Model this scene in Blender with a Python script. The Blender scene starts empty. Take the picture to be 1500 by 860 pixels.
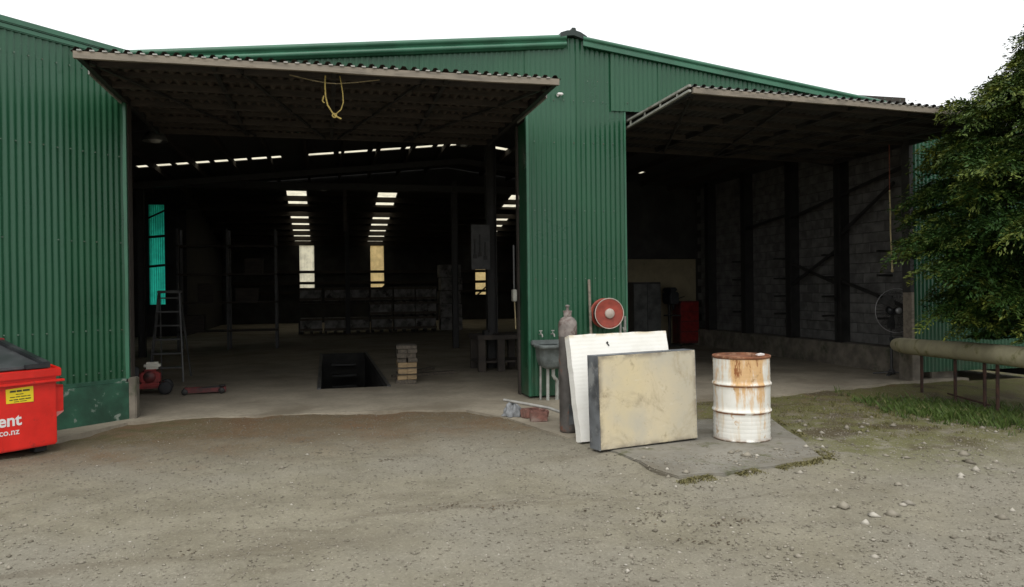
import bpy, bmesh, math, random
import numpy as np
from mathutils import Vector, Matrix
R = math.radians
random.seed(7); rng = np.random.default_rng(11)
scn = bpy.context.scene
COL = scn.collection

# ------------------------------------------------------------------ camera
AL, PITCH, ROLL = R(14), R(-0.26), R(0.7)
fwd = Vector((math.sin(AL)*math.cos(PITCH), math.cos(AL)*math.cos(PITCH), math.sin(PITCH)))
rgt = Vector((math.cos(AL), -math.sin(AL), 0)); upv = rgt.cross(fwd)
r2 = rgt*math.cos(ROLL) - upv*math.sin(ROLL); u2 = upv*math.cos(ROLL) + rgt*math.sin(ROLL)
cd = bpy.data.cameras.new('camera'); cam = bpy.data.objects.new('camera', cd); COL.objects.link(cam)
cd.sensor_width = 36; cd.lens = 26.4; cd.clip_end = 2000; cd.clip_start = 0.05
mw = Matrix((r2, u2, -fwd)).transposed().to_4x4(); mw.translation = Vector((2.452, -10.548, 1.58))
cam.matrix_world = mw
scn.camera = cam

# ------------------------------------------------------------------ sky, sun, exposure
SUN_EL, SUN_AZ = R(54), R(200)
w = bpy.data.worlds.new('World'); scn.world = w; w.use_nodes = True
nt = w.node_tree; nt.nodes.clear()
out = nt.nodes.new('ShaderNodeOutputWorld'); bg = nt.nodes.new('ShaderNodeBackground')
sky = nt.nodes.new('ShaderNodeTexSky'); sky.sky_type = 'NISHITA'; sky.sun_disc = False
sky.sun_elevation = SUN_EL; sky.sun_rotation = SUN_AZ; sky.dust_density = 4; sky.air_density = 1
mx = nt.nodes.new('ShaderNodeMix'); mx.data_type = 'RGBA'; mx.inputs[0].default_value = 0.94
mx.inputs[7].default_value = (10.6, 10.75, 10.8, 1)          # even white cloud layer over the sky
nt.links.new(sky.outputs[0], mx.inputs[6]); nt.links.new(mx.outputs[2], bg.inputs[0])
bg.inputs[1].default_value = 0.1
nt.links.new(bg.outputs[0], out.inputs[0])
sd = bpy.data.lights.new('sun', 'SUN'); sd.energy = 1.3; sd.angle = R(50); sd.color = (1, 0.97, 0.92)
so = bpy.data.objects.new('sun', sd); COL.objects.link(so)
sdir = Vector((math.sin(SUN_AZ)*math.cos(SUN_EL), math.cos(SUN_AZ)*math.cos(SUN_EL), math.sin(SUN_EL)))
so.rotation_euler = sdir.to_track_quat('Z', 'Y').to_euler(); so.location = (0, -20, 20)
vs = scn.view_settings; vs.view_transform = 'Standard'; vs.look = 'None'; vs.exposure = 0.32; vs.gamma = 1
vs.use_curve_mapping = False
scn.cycles.use_denoising = True
scn.cycles.max_bounces = 6; scn.cycles.diffuse_bounces = 4

# ------------------------------------------------------------------ materials
def nodes_of(name):
    m = bpy.data.materials.new(name); m.use_nodes = True
    t = m.node_tree; b = t.nodes['Principled BSDF']
    return m, t, b
def N(t, typ, **kw):
    n = t.nodes.new(typ)
    for k, v in kw.items(): setattr(n, k, v)
    return n
def coords(t, scale=(1, 1, 1), rand=True):
    tc = N(t, 'ShaderNodeTexCoord'); mp = N(t, 'ShaderNodeMapping'); mp.inputs['Scale'].default_value = scale
    if rand:
        oi = N(t, 'ShaderNodeObjectInfo'); mu = N(t, 'ShaderNodeMath', operation='MULTIPLY'); mu.inputs[1].default_value = 37.0
        t.links.new(oi.outputs['Random'], mu.inputs[0]); ad = N(t, 'ShaderNodeVectorMath', operation='ADD')
        t.links.new(tc.outputs['Object'], ad.inputs[0]); t.links.new(mu.outputs[0], ad.inputs[1])
        t.links.new(ad.outputs[0], mp.inputs[0])
    else:
        t.links.new(tc.outputs['Object'], mp.inputs[0])
    return mp.outputs[0]
def noise(t, vec, scale, detail=5, rough=.55, dist=0):
    n = N(t, 'ShaderNodeTexNoise'); n.inputs['Scale'].default_value = scale; n.inputs['Detail'].default_value = detail
    n.inputs['Roughness'].default_value = rough; n.inputs['Distortion'].default_value = dist
    t.links.new(vec, n.inputs['Vector']); return n.outputs['Fac']
def ramp(t, fac, lo, hi, a=0.0, b=1.0):
    m = N(t, 'ShaderNodeMapRange'); m.interpolation_type = 'SMOOTHSTEP'
    m.inputs[1].default_value = lo; m.inputs[2].default_value = hi; m.inputs[3].default_value = a; m.inputs[4].default_value = b
    t.links.new(fac, m.inputs[0]); return m.outputs[0]
def mixc(t, fac, a, b, mode='MIX'):
    m = N(t, 'ShaderNodeMix', data_type='RGBA', blend_type=mode)
    if isinstance(fac, (int, float)): m.inputs[0].default_value = fac
    else: t.links.new(fac, m.inputs[0])
    for i, v in ((6, a), (7, b)):
        if isinstance(v, tuple): m.inputs[i].default_value = (v[0], v[1], v[2], 1)
        else: t.links.new(v, m.inputs[i])
    return m.outputs[2]
def mth(t, op, a, b=None):
    m = N(t, 'ShaderNodeMath', operation=op)
    for i, v in ((0, a), (1, b)):
        if v is None: continue
        if isinstance(v, (int, float)): m.inputs[i].default_value = v
        else: t.links.new(v, m.inputs[i])
    return m.outputs[0]
def bump(t, b, h, strength=.3, dist=.01):
    n = N(t, 'ShaderNodeBump'); n.inputs['Strength'].default_value = strength; n.inputs['Distance'].default_value = dist
    t.links.new(h, n.inputs['Height']); t.links.new(n.outputs[0], b.inputs['Normal'])
MATS = {}
def pmat(name, col, rough=.7, metal=0, var=.3, scale=5, bmp=.15, bscale=60, col2=None, lo=.52, hi=.66, scale2=3, stretch=(1, 1, 1), rand=True, spec=.5):
    m, t, b = nodes_of(name)
    v = coords(t, stretch, rand)
    n1 = noise(t, v, scale, 6)
    a = tuple(max(0, c*(1-var)) for c in col); h = tuple(min(1, c*(1+var)) for c in col)
    c = mixc(t, ramp(t, n1, .3, .7), a, h)
    if col2:
        c = mixc(t, ramp(t, noise(t, v, scale2, 8, .65), lo, hi), c, col2)
    t.links.new(c, b.inputs['Base Color'])
    t.links.new(ramp(t, n1, .3, .7, max(0, rough-.1), min(1, rough+.1)), b.inputs['Roughness'])
    b.inputs['Metallic'].default_value = metal; b.inputs['Specular IOR Level'].default_value = spec
    if bmp: bump(t, b, noise(t, v, bscale, 4), bmp, .004)
    MATS[name] = m; return m

def green_paint():
    m, t, b = nodes_of('green_painted_iron')
    v = coords(t); g = N(t, 'ShaderNodeNewGeometry'); sx = N(t, 'ShaderNodeSeparateXYZ'); t.links.new(g.outputs['Position'], sx.inputs[0])
    oi = N(t, 'ShaderNodeObjectInfo')
    st = noise(t, coords(t, (9, 9, .35)), 1.5, 6)
    pa = noise(t, v, 1.1, 5)
    c = mixc(t, ramp(t, pa, .3, .7), (.0085, .063, .027), (.013, .082, .036))
    c = mixc(t, ramp(t, st, .5, .75, 0, .5), c, (.024, .100, .049))
    c = mixc(t, mth(t, 'MULTIPLY', oi.outputs['Random'], .45), c, (.034, .112, .066))
    rst = ramp(t, noise(t, coords(t, (14, 14, .5)), 1.3, 7, .7), .66, .78, 0, .5)
    c = mixc(t, mth(t, 'MULTIPLY', rst, ramp(t, noise(t, v, .7, 4), .5, .62)), c, (.05, .052, .035))
    # mud splash and grime low down, broken up by noise
    low = ramp(t, sx.outputs[2], .75, .02); sp = ramp(t, noise(t, v, 5, 8, .7), .42, .68)
    c = mixc(t, mth(t, 'MULTIPLY', mth(t, 'MULTIPLY', low, sp), .6), c, (.085, .095, .065))
    # bare chalky scuffs
    sc = ramp(t, noise(t, coords(t, (1, 1, .6)), 7, 6, .7), .74, .80)
    c = mixc(t, mth(t, 'MULTIPLY', sc, .45), c, (.32, .36, .33))
    t.links.new(c, b.inputs['Base Color'])
    t.links.new(ramp(t, pa, .3, .7,   .26, .42), b.inputs['Roughness']); b.inputs['Specular IOR Level'].default_value = .42
    bump(t, b, noise(t, v, 8, 5), .12, .01)
    MATS['green'] = m
green_paint()
pmat('green_trim', (.034, .132, .076), .38, var=.2, scale=2, bmp=.1, col2=(.06, .15, .10), lo=.55, hi=.8)
pmat('plinth_green', (.020, .082, .048), .65, var=.45, scale=3, bmp=.4, col2=(.22, .26, .22), lo=.60, hi=.68, scale2=6)
pmat('ridge_dark', (.018, .030, .026), .6)
pmat('weathered_wood', (.225, .195, .155), .85, var=.35, scale=3, bmp=.5, bscale=30, col2=(.13, .105, .08), lo=.5, hi=.75, stretch=(1, 6, 6))
pmat('dark_timber', (.042, .034, .028), .85, var=.4, scale=4, bmp=.4, stretch=(1, 5, 5))
pmat('door_sheet', (.062, .050, .041), .75, var=.3, scale=3, bmp=.2, col2=(.05, .035, .026), lo=.5, hi=.75)
pmat('door_sheet_grey', (.042, .040, .038), .85, var=.3, scale=3, bmp=.2, col2=(.03, .026, .022), lo=.5, hi=.75)
pmat('pale_steel', (.27, .27, .235), .6, var=.2, scale=5, col2=(.16, .12, .085), lo=.58, hi=.7)
pmat('dark_steel', (.030, .029, .028), .6, var=.35, scale=5, metal=.2)
pmat('grey_steel', (.07, .07, .07), .55, var=.3, scale=6, metal=.3)
pmat('rusty_steel', (.05, .024, .016), .85, var=.5, scale=12, bmp=.5, col2=(.03, .02, .017))
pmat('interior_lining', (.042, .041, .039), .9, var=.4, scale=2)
pmat('interior_cream', (.29, .245, .155), .85, var=.2, scale=2, col2=(.12, .10, .07), lo=.55, hi=.8)
pmat('block', (.135, .132, .126), .95, var=.35, scale=4, bmp=.6, bscale=50)
pmat('mortar', (.05, .048, .045), .95, var=.2)
pmat('footing', (.17, .15, .12), .95, var=.35, scale=4, bmp=.5, bscale=30, col2=(.075, .08, .05), lo=.5, hi=.7)
pmat('black_rubber', (.015, .015, .016), .7)
pmat('black_plastic', (.022, .024, .027), .42, var=.3, scale=3, col2=(.07, .07, .068), lo=.5, hi=.8)
pmat('lid_plastic', (.055, .058, .062), .45, var=.25, scale=3, col2=(.10, .10, .095), lo=.5, hi=.8)
pmat('bin_red', (.68, .016, .008), .42, var=.14, scale=3, bmp=.22, bscale=7, col2=(.33, .022, .016), lo=.57, hi=.72, scale2=7)
pmat('bin_pink', (.62, .22, .2), .5)
pmat('sticker_yellow', (.85, .66, .02), .5, var=.06)
pmat('print_dark', (.05, .05, .02), .6, var=.1)
pmat('white_paint', (.78, .76, .74), .5, var=.05, bmp=0)
pmat('machine_red', (.22, .016, .014), .45, var=.3, scale=8, col2=(.08, .03, .025), lo=.55, hi=.75)
pmat('dark_red', (.13, .022, .022), .55, var=.35, scale=8, col2=(.04, .02, .018))
pmat('tank_white', (.62, .60, .52), .5, var=.1)
pmat('aluminium', (.085, .085, .083), .55, metal=.2, var=.3)
pmat('fan_wire', (.36, .36, .36), .4, metal=.3)
pmat('timber_pale', (.31, .22, .12), .8, var=.3, scale=6, bmp=.4, stretch=(1, 6, 6))
pmat('timber_grey', (.105, .088, .068), .9, var=.4, scale=5, bmp=.4, stretch=(5, 1, 5))
pmat('bench_timber', (.05, .041, .034), .85, var=.4, scale=5, bmp=.4)
pmat('crate', (.24, .23, .215), .9, var=.5, scale=4, bmp=.3, col2=(.05, .045, .04))
pmat('lamp_grey', (.16, .165, .16), .4, metal=.4)
pmat('lamp_glass', (.5, .5, .48), .2)
pmat('rope_yellow', (.33, .25, .07), .85, var=.3, scale=30)
pmat('rope_tan', (.55, .46, .25), .85, var=.2, scale=20)
pmat('rope_dull', (.22, .18, .10), .9, var=.3, scale=20)
pmat('rope_red', (.24, .09, .06), .9, var=.3, scale=20)
pmat('cylinder_grey', (.085, .078, .072), .6, var=.35, scale=6, bmp=.25, col2=(.15, .065, .04), lo=.54, hi=.66, scale2=6)
pmat('cylinder_cap', (.19, .165, .15), .7, var=.3, scale=12, bmp=.3, col2=(.085, .05, .04), lo=.5, hi=.66, scale2=8)
pmat('concrete_tub', (.135, .155, .15), .8, var=.25, scale=8, bmp=.3, col2=(.07, .08, .075), lo=.48, hi=.66)
pmat('pvc', (.36, .37, .34), .5, var=.15, scale=8)
pmat('brick_red', (.20, .095, .075), .9, var=.35, scale=14, bmp=.5, col2=(.26, .20, .17), lo=.55, hi=.7)
pmat('rag', (.24, .25, .26), .95, var=.35, scale=14, bmp=.4)
pmat('galvanised', (.34, .335, .31), .6, metal=.3, var=.25, scale=9)
pmat('reel_red', (.30, .052, .032), .5, var=.25, scale=8, bmp=.1, col2=(.28, .09, .05), lo=.55, hi=.75)
pmat('reel_pale', (.5, .42, .36), .6, var=.15)
pmat('edge_grey', (.13, .14, .15), .55, metal=.25, var=.5, scale=5, col2=(.30, .31, .31), lo=.52, hi=.64, scale2=4)
pmat('pipe_cement', (.40, .365, .235), .8, var=.2, scale=4, bmp=.3, bscale=40, col2=(.19, .185, .075), lo=.5, hi=.68, scale2=4)
pmat('bark', (.07, .052, .04), .95, var=.4, scale=10, bmp=.8, bscale=30, stretch=(4, 4, 1))
pmat('dark_leaf', (.028, .018, .012), .9, var=.4)  # plain near-black leaf brown

def poly_mat():
    m, t, b = nodes_of('polystyrene'); v = coords(t)
    n = noise(t, v, 4, 6); vo = N(t, 'ShaderNodeTexVoronoi'); vo.inputs['Scale'].default_value = 130; t.links.new(v, vo.inputs['Vector'])
    c = mixc(t, ramp(t, n, .3, .75), (.86, .85, .80), (.78, .765, .70))
    tc = N(t, 'ShaderNodeTexCoord'); sx = N(t, 'ShaderNodeSeparateXYZ'); t.links.new(tc.outputs['Object'], sx.inputs[0])
    top = ramp(t, sx.outputs[2], 1.07, 1.15)
    c = mixc(t, mth(t, 'MULTIPLY', top, ramp(t, noise(t, v, 6, 6, .7), .42, .6)), c, (.55, .42, .20))
    c = mixc(t, ramp(t, noise(t, v, 16, 5, .7), .68, .74, 0, .6), c, (.42, .38, .28))
    # straight saw-cut ribs across the block face
    wv = N(t, 'ShaderNodeTexWave', wave_type='BANDS', bands_direction='Z'); wv.inputs['Scale'].default_value = 7.5
    wv.inputs['Distortion'].default_value = 1.2; wv.inputs['Detail'].default_value = 3; t.links.new(v, wv.inputs['Vector'])
    h = mth(t, 'ADD', mth(t, 'MULTIPLY', wv.outputs['Fac'], 1.0), mth(t, 'MULTIPLY', vo.outputs['Distance'], .6))
    t.links.new(c, b.inputs['Base Color']); b.inputs['Roughness'].default_value = .85
    bump(t, b, h, .12, .005); MATS['polystyrene'] = m
poly_mat()
def fibre_mat():
    m, t, b = nodes_of('fibre_board'); v = coords(t)
    tc = N(t, 'ShaderNodeTexCoord'); sx = N(t, 'ShaderNodeSeparateXYZ'); t.links.new(tc.outputs['Object'], sx.inputs[0])
    c = mixc(t, ramp(t, noise(t, v, 1.7, 5, .6), .36, .64), (.58, .50, .34), (.47, .435, .345))
    c = mixc(t, ramp(t, noise(t, v, 1.1, 4, .5), .50, .66, 0, .7), c, (.62, .52, .31))
    c = mixc(t, mth(t, 'MULTIPLY', ramp(t, sx.outputs[0], .55, 1.15), .55), c, (.43, .40, .32))
    c = mixc(t, ramp(t, noise(t, v, 2.6, 9, .72, .6), .50, .70, 0, .8), c, (.34, .28, .18))
    c = mixc(t, ramp(t, noise(t, v, 6.5, 8, .75, .3), .58, .70, 0, .65), c, (.27, .21, .13))
    c = mixc(t, ramp(t, noise(t, v, 26, 6, .8), .60, .72, 0, .6), c, (.22, .185, .13))
    c = mixc(t, ramp(t, noise(t, coords(t, (1, 1, 2.5)), 5, 8, .7), .60, .70, 0, .35), c, (.66, .62, .52))
    # grime gathered along the rim of the sheet
    ex = mth(t, 'MINIMUM', mth(t, 'MINIMUM', sx.outputs[0], mth(t, 'SUBTRACT', 1.19, sx.outputs[0])), mth(t, 'MINIMUM', sx.outputs[2], mth(t, 'SUBTRACT', .93, sx.outputs[2])))
    c = mixc(t, mth(t, 'MULTIPLY', ramp(t, ex, .07, .0), ramp(t, noise(t, v, 7, 7, .7), .34, .6)), c, (.25, .215, .16))
    t.links.new(c, b.inputs['Base Color']); b.inputs['Roughness'].default_value = .75
    bump(t, b, noise(t, v, 22, 6), .3, .005); MATS['fibre_board'] = m
fibre_mat()
def drum_mat():
    m, t, b = nodes_of('drum_paint'); v = coords(t, rand=False)
    tc = N(t, 'ShaderNodeTexCoord'); sx = N(t, 'ShaderNodeSeparateXYZ'); t.links.new(tc.outputs['Object'], sx.inputs[0])
    c = mixc(t, ramp(t, noise(t, v, 5, 6), .3, .7), (.80, .79, .74), (.70, .69, .63))
    c = mixc(t, ramp(t, noise(t, coords(t, (7, 7, 1), False), 2, 6, .6), .5, .72, 0, .55), c, (.60, .44, .24))
    # rust bleeding down from the lid seam, thickest above the upper hoop
    streak = noise(t, coords(t, (7, 7, 1.4), False), 1.3, 7, .7)
    hi_ = ramp(t, sx.outputs[2], .30, .86, 0, .12)
    su = mth(t, 'SUBTRACT', mth(t, 'MULTIPLY', sx.outputs[0], .86), mth(t, 'MULTIPLY', sx.outputs[1], .51)); front = ramp(t, su, -.14, -.04); back = ramp(t, su, .27, .16)
    face = mth(t, 'MULTIPLY', mth(t, 'MULTIPLY', front, back), .14)
    f = mth(t, 'ADD', mth(t, 'ADD', streak, hi_), mth(t, 'MULTIPLY', face, ramp(t, sx.outputs[2], .05, .62)))
    c = mixc(t, ramp(t, f, .57, .73, 0, .85), c, (.60, .34, .11))
    c = mixc(t, ramp(t, f, .79, .86), c, (.26, .095, .03))
    blot = noise(t, coords(t, (1, 1, .7), False), 9, 7, .72)
    c = mixc(t, ramp(t, blot, .64, .68), c, (.17, .09, .05))
    c = mixc(t, ramp(t, blot, .585, .65, 0, .65), c, (.52, .33, .15))
    for zz in (.305, .585):                    # rust lines along the hoops
        d = mth(t, 'ABSOLUTE', mth(t, 'SUBTRACT', sx.outputs[2], zz-.014))
        c = mixc(t, mth(t, 'MULTIPLY', ramp(t, d, .016, .004), ramp(t, noise(t, v, 7, 5), .36, .52)), c, (.26, .11, .045))
    c = mixc(t, mth(t, 'MULTIPLY', ramp(t, sx.outputs[2], .05, .0), ramp(t, noise(t, v, 8, 5), .35, .55)), c, (.16, .10, .06))
    t.links.new(c, b.inputs['Base Color']); t.links.new(ramp(t, f, .6, .8, .45, .85), b.inputs['Roughness'])
    bump(t, b, blot, .15, .004); MATS['drum_paint'] = m
    pmat('drum_rust', (.17, .065, .03), .9, var=.45, scale=9, bmp=.5, col2=(.30, .17, .10), lo=.52, hi=.66, scale2=6)
drum_mat()
def concrete_mat(name, base, dirt, moss=.0):
    m, t, b = nodes_of(name); v = coords(t, rand=False)
    n = noise(t, v, 1.2, 7, .6); f = noise(t, v, 14, 6, .7)
    a = tuple(c*.78 for c in base); h = tuple(min(1, c*1.15) for c in base)
    c = mixc(t, ramp(t, n, .3, .7), a, h)
    c = mixc(t, ramp(t, f, .45, .7, 0, .5), c, dirt)
    c = mixc(t, ramp(t, noise(t, v, .8, 6, .6, .5), .50, .68, 0, .7), c, dirt)
    if moss: c = mixc(t, ramp(t, noise(t, v, 2.3, 7, .7), .56, .66, 0, moss), c, (.075, .08, .03))
    t.links.new(c, b.inputs['Base Color']); b.inputs['Roughness'].default_value = .88; b.inputs['Specular IOR Level'].default_value = .3
    bump(t, b, noise(t, v, 45, 6), .35, .006); MATS[name] = m
concrete_mat('floor_concrete', (.285, .252, .195), (.165, .138, .098))
concrete_mat('pad_concrete', (.215, .203, .172), (.14, .12, .085), .75)
def clear_mat(name, col, fac=.8):
    m = bpy.data.materials.new(name); m.use_nodes = True; t = m.node_tree; t.nodes.clear()
    o = N(t, 'ShaderNodeOutputMaterial'); mixs = N(t, 'ShaderNodeMixShader'); d = N(t, 'ShaderNodeBsdfDiffuse'); tr = N(t, 'ShaderNodeBsdfTranslucent')
    v = coords(t); c = mixc(t, ramp(t, noise(t, v, 3, 6), .35, .7), col, tuple(x*.72 for x in col))
    t.links.new(c, tr.inputs[0]); t.links.new(c, d.inputs[0]); mixs.inputs[0].default_value = fac
    t.links.new(d.outputs[0], mixs.inputs[1]); t.links.new(tr.outputs[0], mixs.inputs[2]); t.links.new(mixs.outputs[0], o.inputs[0]); MATS[name] = m
clear_mat('rooflight', (.72, .67, .52), .9)
clear_mat('wall_light', (.98, .92, .70), .95)
clear_mat('wall_light_amber', (.80, .60, .28), .95)
clear_mat('wall_light_aqua', (.05, .98, .74), .97)
def leaf_mat(name, c1, c2, tip):
    m, t, b = nodes_of(name)
    at = N(t, 'ShaderNodeAttribute'); at.attribute_name = 'tone'
    sp = N(t, 'ShaderNodeSeparateColor'); t.links.new(at.outputs['Color'], sp.inputs[0])
    c = mixc(t, sp.outputs[0], c1, c2); c = mixc(t, sp.outputs[1], c, tip)
    t.links.new(c, b.inputs['Base Color']); b.inputs['Roughness'].default_value = .6; b.inputs['Specular IOR Level'].default_value = .25
    MATS[name] = m
leaf_mat('conifer_leaf', (.013, .038, .008), (.034, .080, .013), (.155, .175, .026))
leaf_mat('grass_blade', (.040, .072, .014), (.075, .115, .022), (.19, .18, .08))
leaf_mat('stone_mix', (.14, .124, .094), (.30, .272, .218), (.46, .43, .37))
leaf_mat('moss_blade', (.085, .080, .026), (.15, .135, .05), (.20, .17, .08))
leaf_mat('litter', (.050, .036, .024), (.10, .072, .046), (.18, .12, .065))
def ground_mat():
    m, t, b = nodes_of('gravel_ground'); v = coords(t, rand=False)
    g = N(t, 'ShaderNodeNewGeometry'); sx = N(t, 'ShaderNodeSeparateXYZ'); t.links.new(g.outputs['Position'], sx.inputs[0])
    X, Y = sx.outputs[0], sx.outputs[1]
    big = noise(t, v, .35, 5, .6); mid = noise(t, v, 1.7, 7, .65); fine = noise(t, v, 45, 5, .75); vf = noise(t, v, 130, 3, .7)
    c = mixc(t, ramp(t, mid, .32, .68), (.222, .202, .145), (.308, .284, .212))
    c = mixc(t, ramp(t, big, .42, .62, 0, .8), c, (.282, .264, .214))
    # bare brown earth close to the doors
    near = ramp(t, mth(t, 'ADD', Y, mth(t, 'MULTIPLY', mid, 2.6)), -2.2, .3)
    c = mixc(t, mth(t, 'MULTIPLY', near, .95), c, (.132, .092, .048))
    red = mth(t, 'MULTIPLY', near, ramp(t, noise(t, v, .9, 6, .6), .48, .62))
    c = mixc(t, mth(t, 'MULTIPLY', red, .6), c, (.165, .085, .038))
    # moss on the right and along the slab edges
    mr = mth(t, 'MULTIPLY', ramp(t, mth(t, 'ADD', X, mth(t, 'MULTIPLY', mid, 3.0)), 7.6, 9.2), ramp(t, mth(t, 'ADD', Y, mth(t, 'MULTIPLY', big, 2.5)), -4.3, -2.4))
    mk = mth(t, 'MULTIPLY', mr, ramp(t, noise(t, v, 2.6, 8, .7), .34, .52))
    c = mixc(t, mth(t, 'MULTIPLY', mk, .9), c, (.118, .122, .026))
    c = mixc(t, mth(t, 'MULTIPLY', mr, ramp(t, noise(t, v, 1.1, 6, .6), .52, .62, 0, .8)), c, (.060, .040, .020))
    ml = mth(t, 'MULTIPLY', ramp(t, X, 1.6, .3), ramp(t, Y, -2.0, -.9))
    c = mixc(t, mth(t, 'MULTIPLY', ml, ramp(t, noise(t, v, 3, 7, .7), .42, .58, 0, .75)), c, (.082, .078, .022))
    # faint tyre drag marks and damp patches
    tk = noise(t, coords(t, (.35, 2.2, 1), False), 1.1, 6, .6, .6)
    c = mixc(t, ramp(t, tk, .54, .68, 0, .5), c, (.145, .122, .088))
    dk = noise(t, v, 3.1, 7, .72); c = mixc(t, ramp(t, dk, .60, .72, 0, .5), c, (.095, .075, .055))
    c = mixc(t, ramp(t, fine, .40, .72, .35, 0), c, (.12, .105, .08)); c = mixc(t, ramp(t, fine, .56, .74, 0, .5), c, (.45, .42, .36))
    c = mixc(t, ramp(t, vf, .62, .72, 0, .5), c, (.50, .47, .42))
    t.links.new(c, b.inputs['Base Color']); b.inputs['Roughness'].default_value = .95; b.inputs['Specular IOR Level'].default_value = .15
    bump(t, b, mth(t, 'ADD', mth(t, 'MULTIPLY', fine, 1.0), mth(t, 'MULTIPLY', vf, .5)), .8, .012); MATS['gravel_ground'] = m
ground_mat()

# ------------------------------------------------------------------ mesh helpers
def setp(o, label=None, cat=None, group=None, kind=None):
    if label: o['label'] = label
    if cat: o['category'] = cat
    if group: o['group'] = group
    if kind: o['kind'] = kind
    return o
def thing(name, label, cat, loc=(0, 0, 0), rz=0, group=None):
    o = bpy.data.objects.new(name, None); COL.objects.link(o); o.empty_display_size = .1
    o.location = loc; o.rotation_euler = (0, 0, rz); return setp(o, label, cat, group)
def link(name, me, mat, parent=None, loc=None, rot=None):
    o = bpy.data.objects.new(name, me); COL.objects.link(o)
    if mat and not me.materials: me.materials.append(MATS[mat])
    if parent: o.parent = parent
    if loc: o.location = loc
    if rot: o.rotation_euler = rot
    return o
class MB:
    def __init__(s): s.v = []; s.f = []; s.sm = []
    def add(s, vs, fs, smooth=False):
        o = len(s.v); s.v += [tuple(p) for p in vs]; s.f += [tuple(i+o for i in f) for f in fs]; s.sm += [smooth]*len(fs); return s
    def box(s, c, d, rot=None, jit=0):
        x, y, z = d[0]/2, d[1]/2, d[2]/2
        vs = [Vector((a*x, b*y, e*z)) for e in (-1, 1) for a, b in ((-1, -1), (1, -1), (1, 1), (-1, 1))]
        if jit: vs = [p+Vector((random.uniform(-jit, jit), random.uniform(-jit, jit), random.uniform(-jit, jit))) for p in vs]
        if rot is not None: vs = [rot @ p for p in vs]
        return s.add([p+Vector(c) for p in vs], [(3, 2, 1, 0), (4, 5, 6, 7), (0, 1, 5, 4), (1, 2, 6, 5), (2, 3, 7, 6), (3, 0, 4, 7)])
    def bb(s, x0, x1, y0, y1, z0, z1): return s.box(((x0+x1)/2, (y0+y1)/2, (z0+z1)/2), (x1-x0, y1-y0, z1-z0))
    def beam(s, a, b, wd, h, roll=0):
        a, b = Vector(a), Vector(b); d = b-a; L = d.length
        q = d.to_track_quat('X', 'Z').to_matrix() @ Matrix.Rotation(roll, 3, 'X')
        return s.box((a+b)/2, (L, wd, h), q)
    def tube(s, pts, r, n=8, cap=True, smooth=True):
        pts = [Vector(p) for p in pts]; rs = r if isinstance(r, (list, tuple)) else [r]*len(pts); vs = []; fs = []
        ref = None
        for i, p in enumerate(pts):
            d = (pts[min(i+1, len(pts)-1)]-pts[max(i-1, 0)]).normalized()
            if ref is None: ref = d.orthogonal().normalized()
            ref = (ref-d*ref.dot(d)).normalized(); bi = d.cross(ref)
            for k in range(n):
                a = 2*math.pi*k/n; vs.append(p+(ref*math.cos(a)+bi*math.sin(a))*rs[i])
        for i in range(len(pts)-1):
            for k in range(n): fs.append((i*n+k, i*n+(k+1) % n, (i+1)*n+(k+1) % n, (i+1)*n+k))
        s.add(vs, fs, smooth)
        if cap:
            s.add(vs[:n], [tuple(range(n))[::-1]]); s.add(vs[-n:], [tuple(range(n))])
        return s
    def lathe(s, prof, n=24, c=(0, 0, 0), axis='Z', smooth=True):
        vs = []; fs = []
        for r, z in prof:
            for k in range(n):
                a = 2*math.pi*k/n; x, y = r*math.cos(a), r*math.sin(a)
                p = (x, y, z) if axis == 'Z' else ((x, z, y) if axis == 'Y' else (z, x, y))
                vs.append(Vector(p)+Vector(c))
        for i in range(len(prof)-1):
            for k in range(n):
                q = (i*n+k, i*n+(k+1) % n, (i+1)*n+(k+1) % n, (i+1)*n+k); fs.append(q if axis != 'Y' else q[::-1])
        return s.add(vs, fs, smooth)
    def torus(s, c, Rr, r, axis='Y', n=32, m=6):
        pts = []
        for k in range(n):
            a = 2*math.pi*k/n; x, y = Rr*math.cos(a), Rr*math.sin(a)
            pts.append((a, x, y))
        vs = []; fs = []
        for a, x, y in pts:
            for j in range(m):
                b = 2*math.pi*j/m; rr = Rr+r*math.cos(b); h = r*math.sin(b)
                p = {'Y': (rr*math.cos(a), h, rr*math.sin(a)), 'Z': (rr*math.cos(a), rr*math.sin(a), h), 'X': (h, rr*math.cos(a), rr*math.sin(a))}[axis]
                vs.append(Vector(p)+Vector(c))
        for i in range(n):
            for j in range(m): fs.append((i*m+j, i*m+(j+1) % m, ((i+1) % n)*m+(j+1) % m, ((i+1) % n)*m+j))
        return s.add(vs, fs, True)
    def mesh(s, name, bevel=0, seg=2):
        me = bpy.data.meshes.new(name); me.from_pydata(s.v, [], s.f)
        me.polygons.foreach_set('use_smooth', s.sm); bm = bmesh.new(); bm.from_mesh(me)
        bmesh.ops.recalc_face_normals(bm, faces=bm.faces)
        if bevel:
            ed = [e for e in bm.edges if len(e.link_faces) == 2 and e.calc_face_angle(0) > .7]
            bmesh.ops.bevel(bm, geom=ed, offset=bevel, segments=seg, affect='EDGES', clamp_overlap=True)
        bm.to_mesh(me); bm.free(); return me
    def build(s, name, mat, parent=None, bevel=0, loc=None, rot=None, seg=2):
        return link(name, s.mesh(name, bevel, seg), mat, parent, loc, rot)
def vnoise(x, y=0.0, seed=0.0):
    return (math.sin(x*1.7+seed*3.1)+math.sin(x*3.9+y*2.3+seed)+math.sin(y*4.7-x*1.1+seed*5.3))/3
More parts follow.
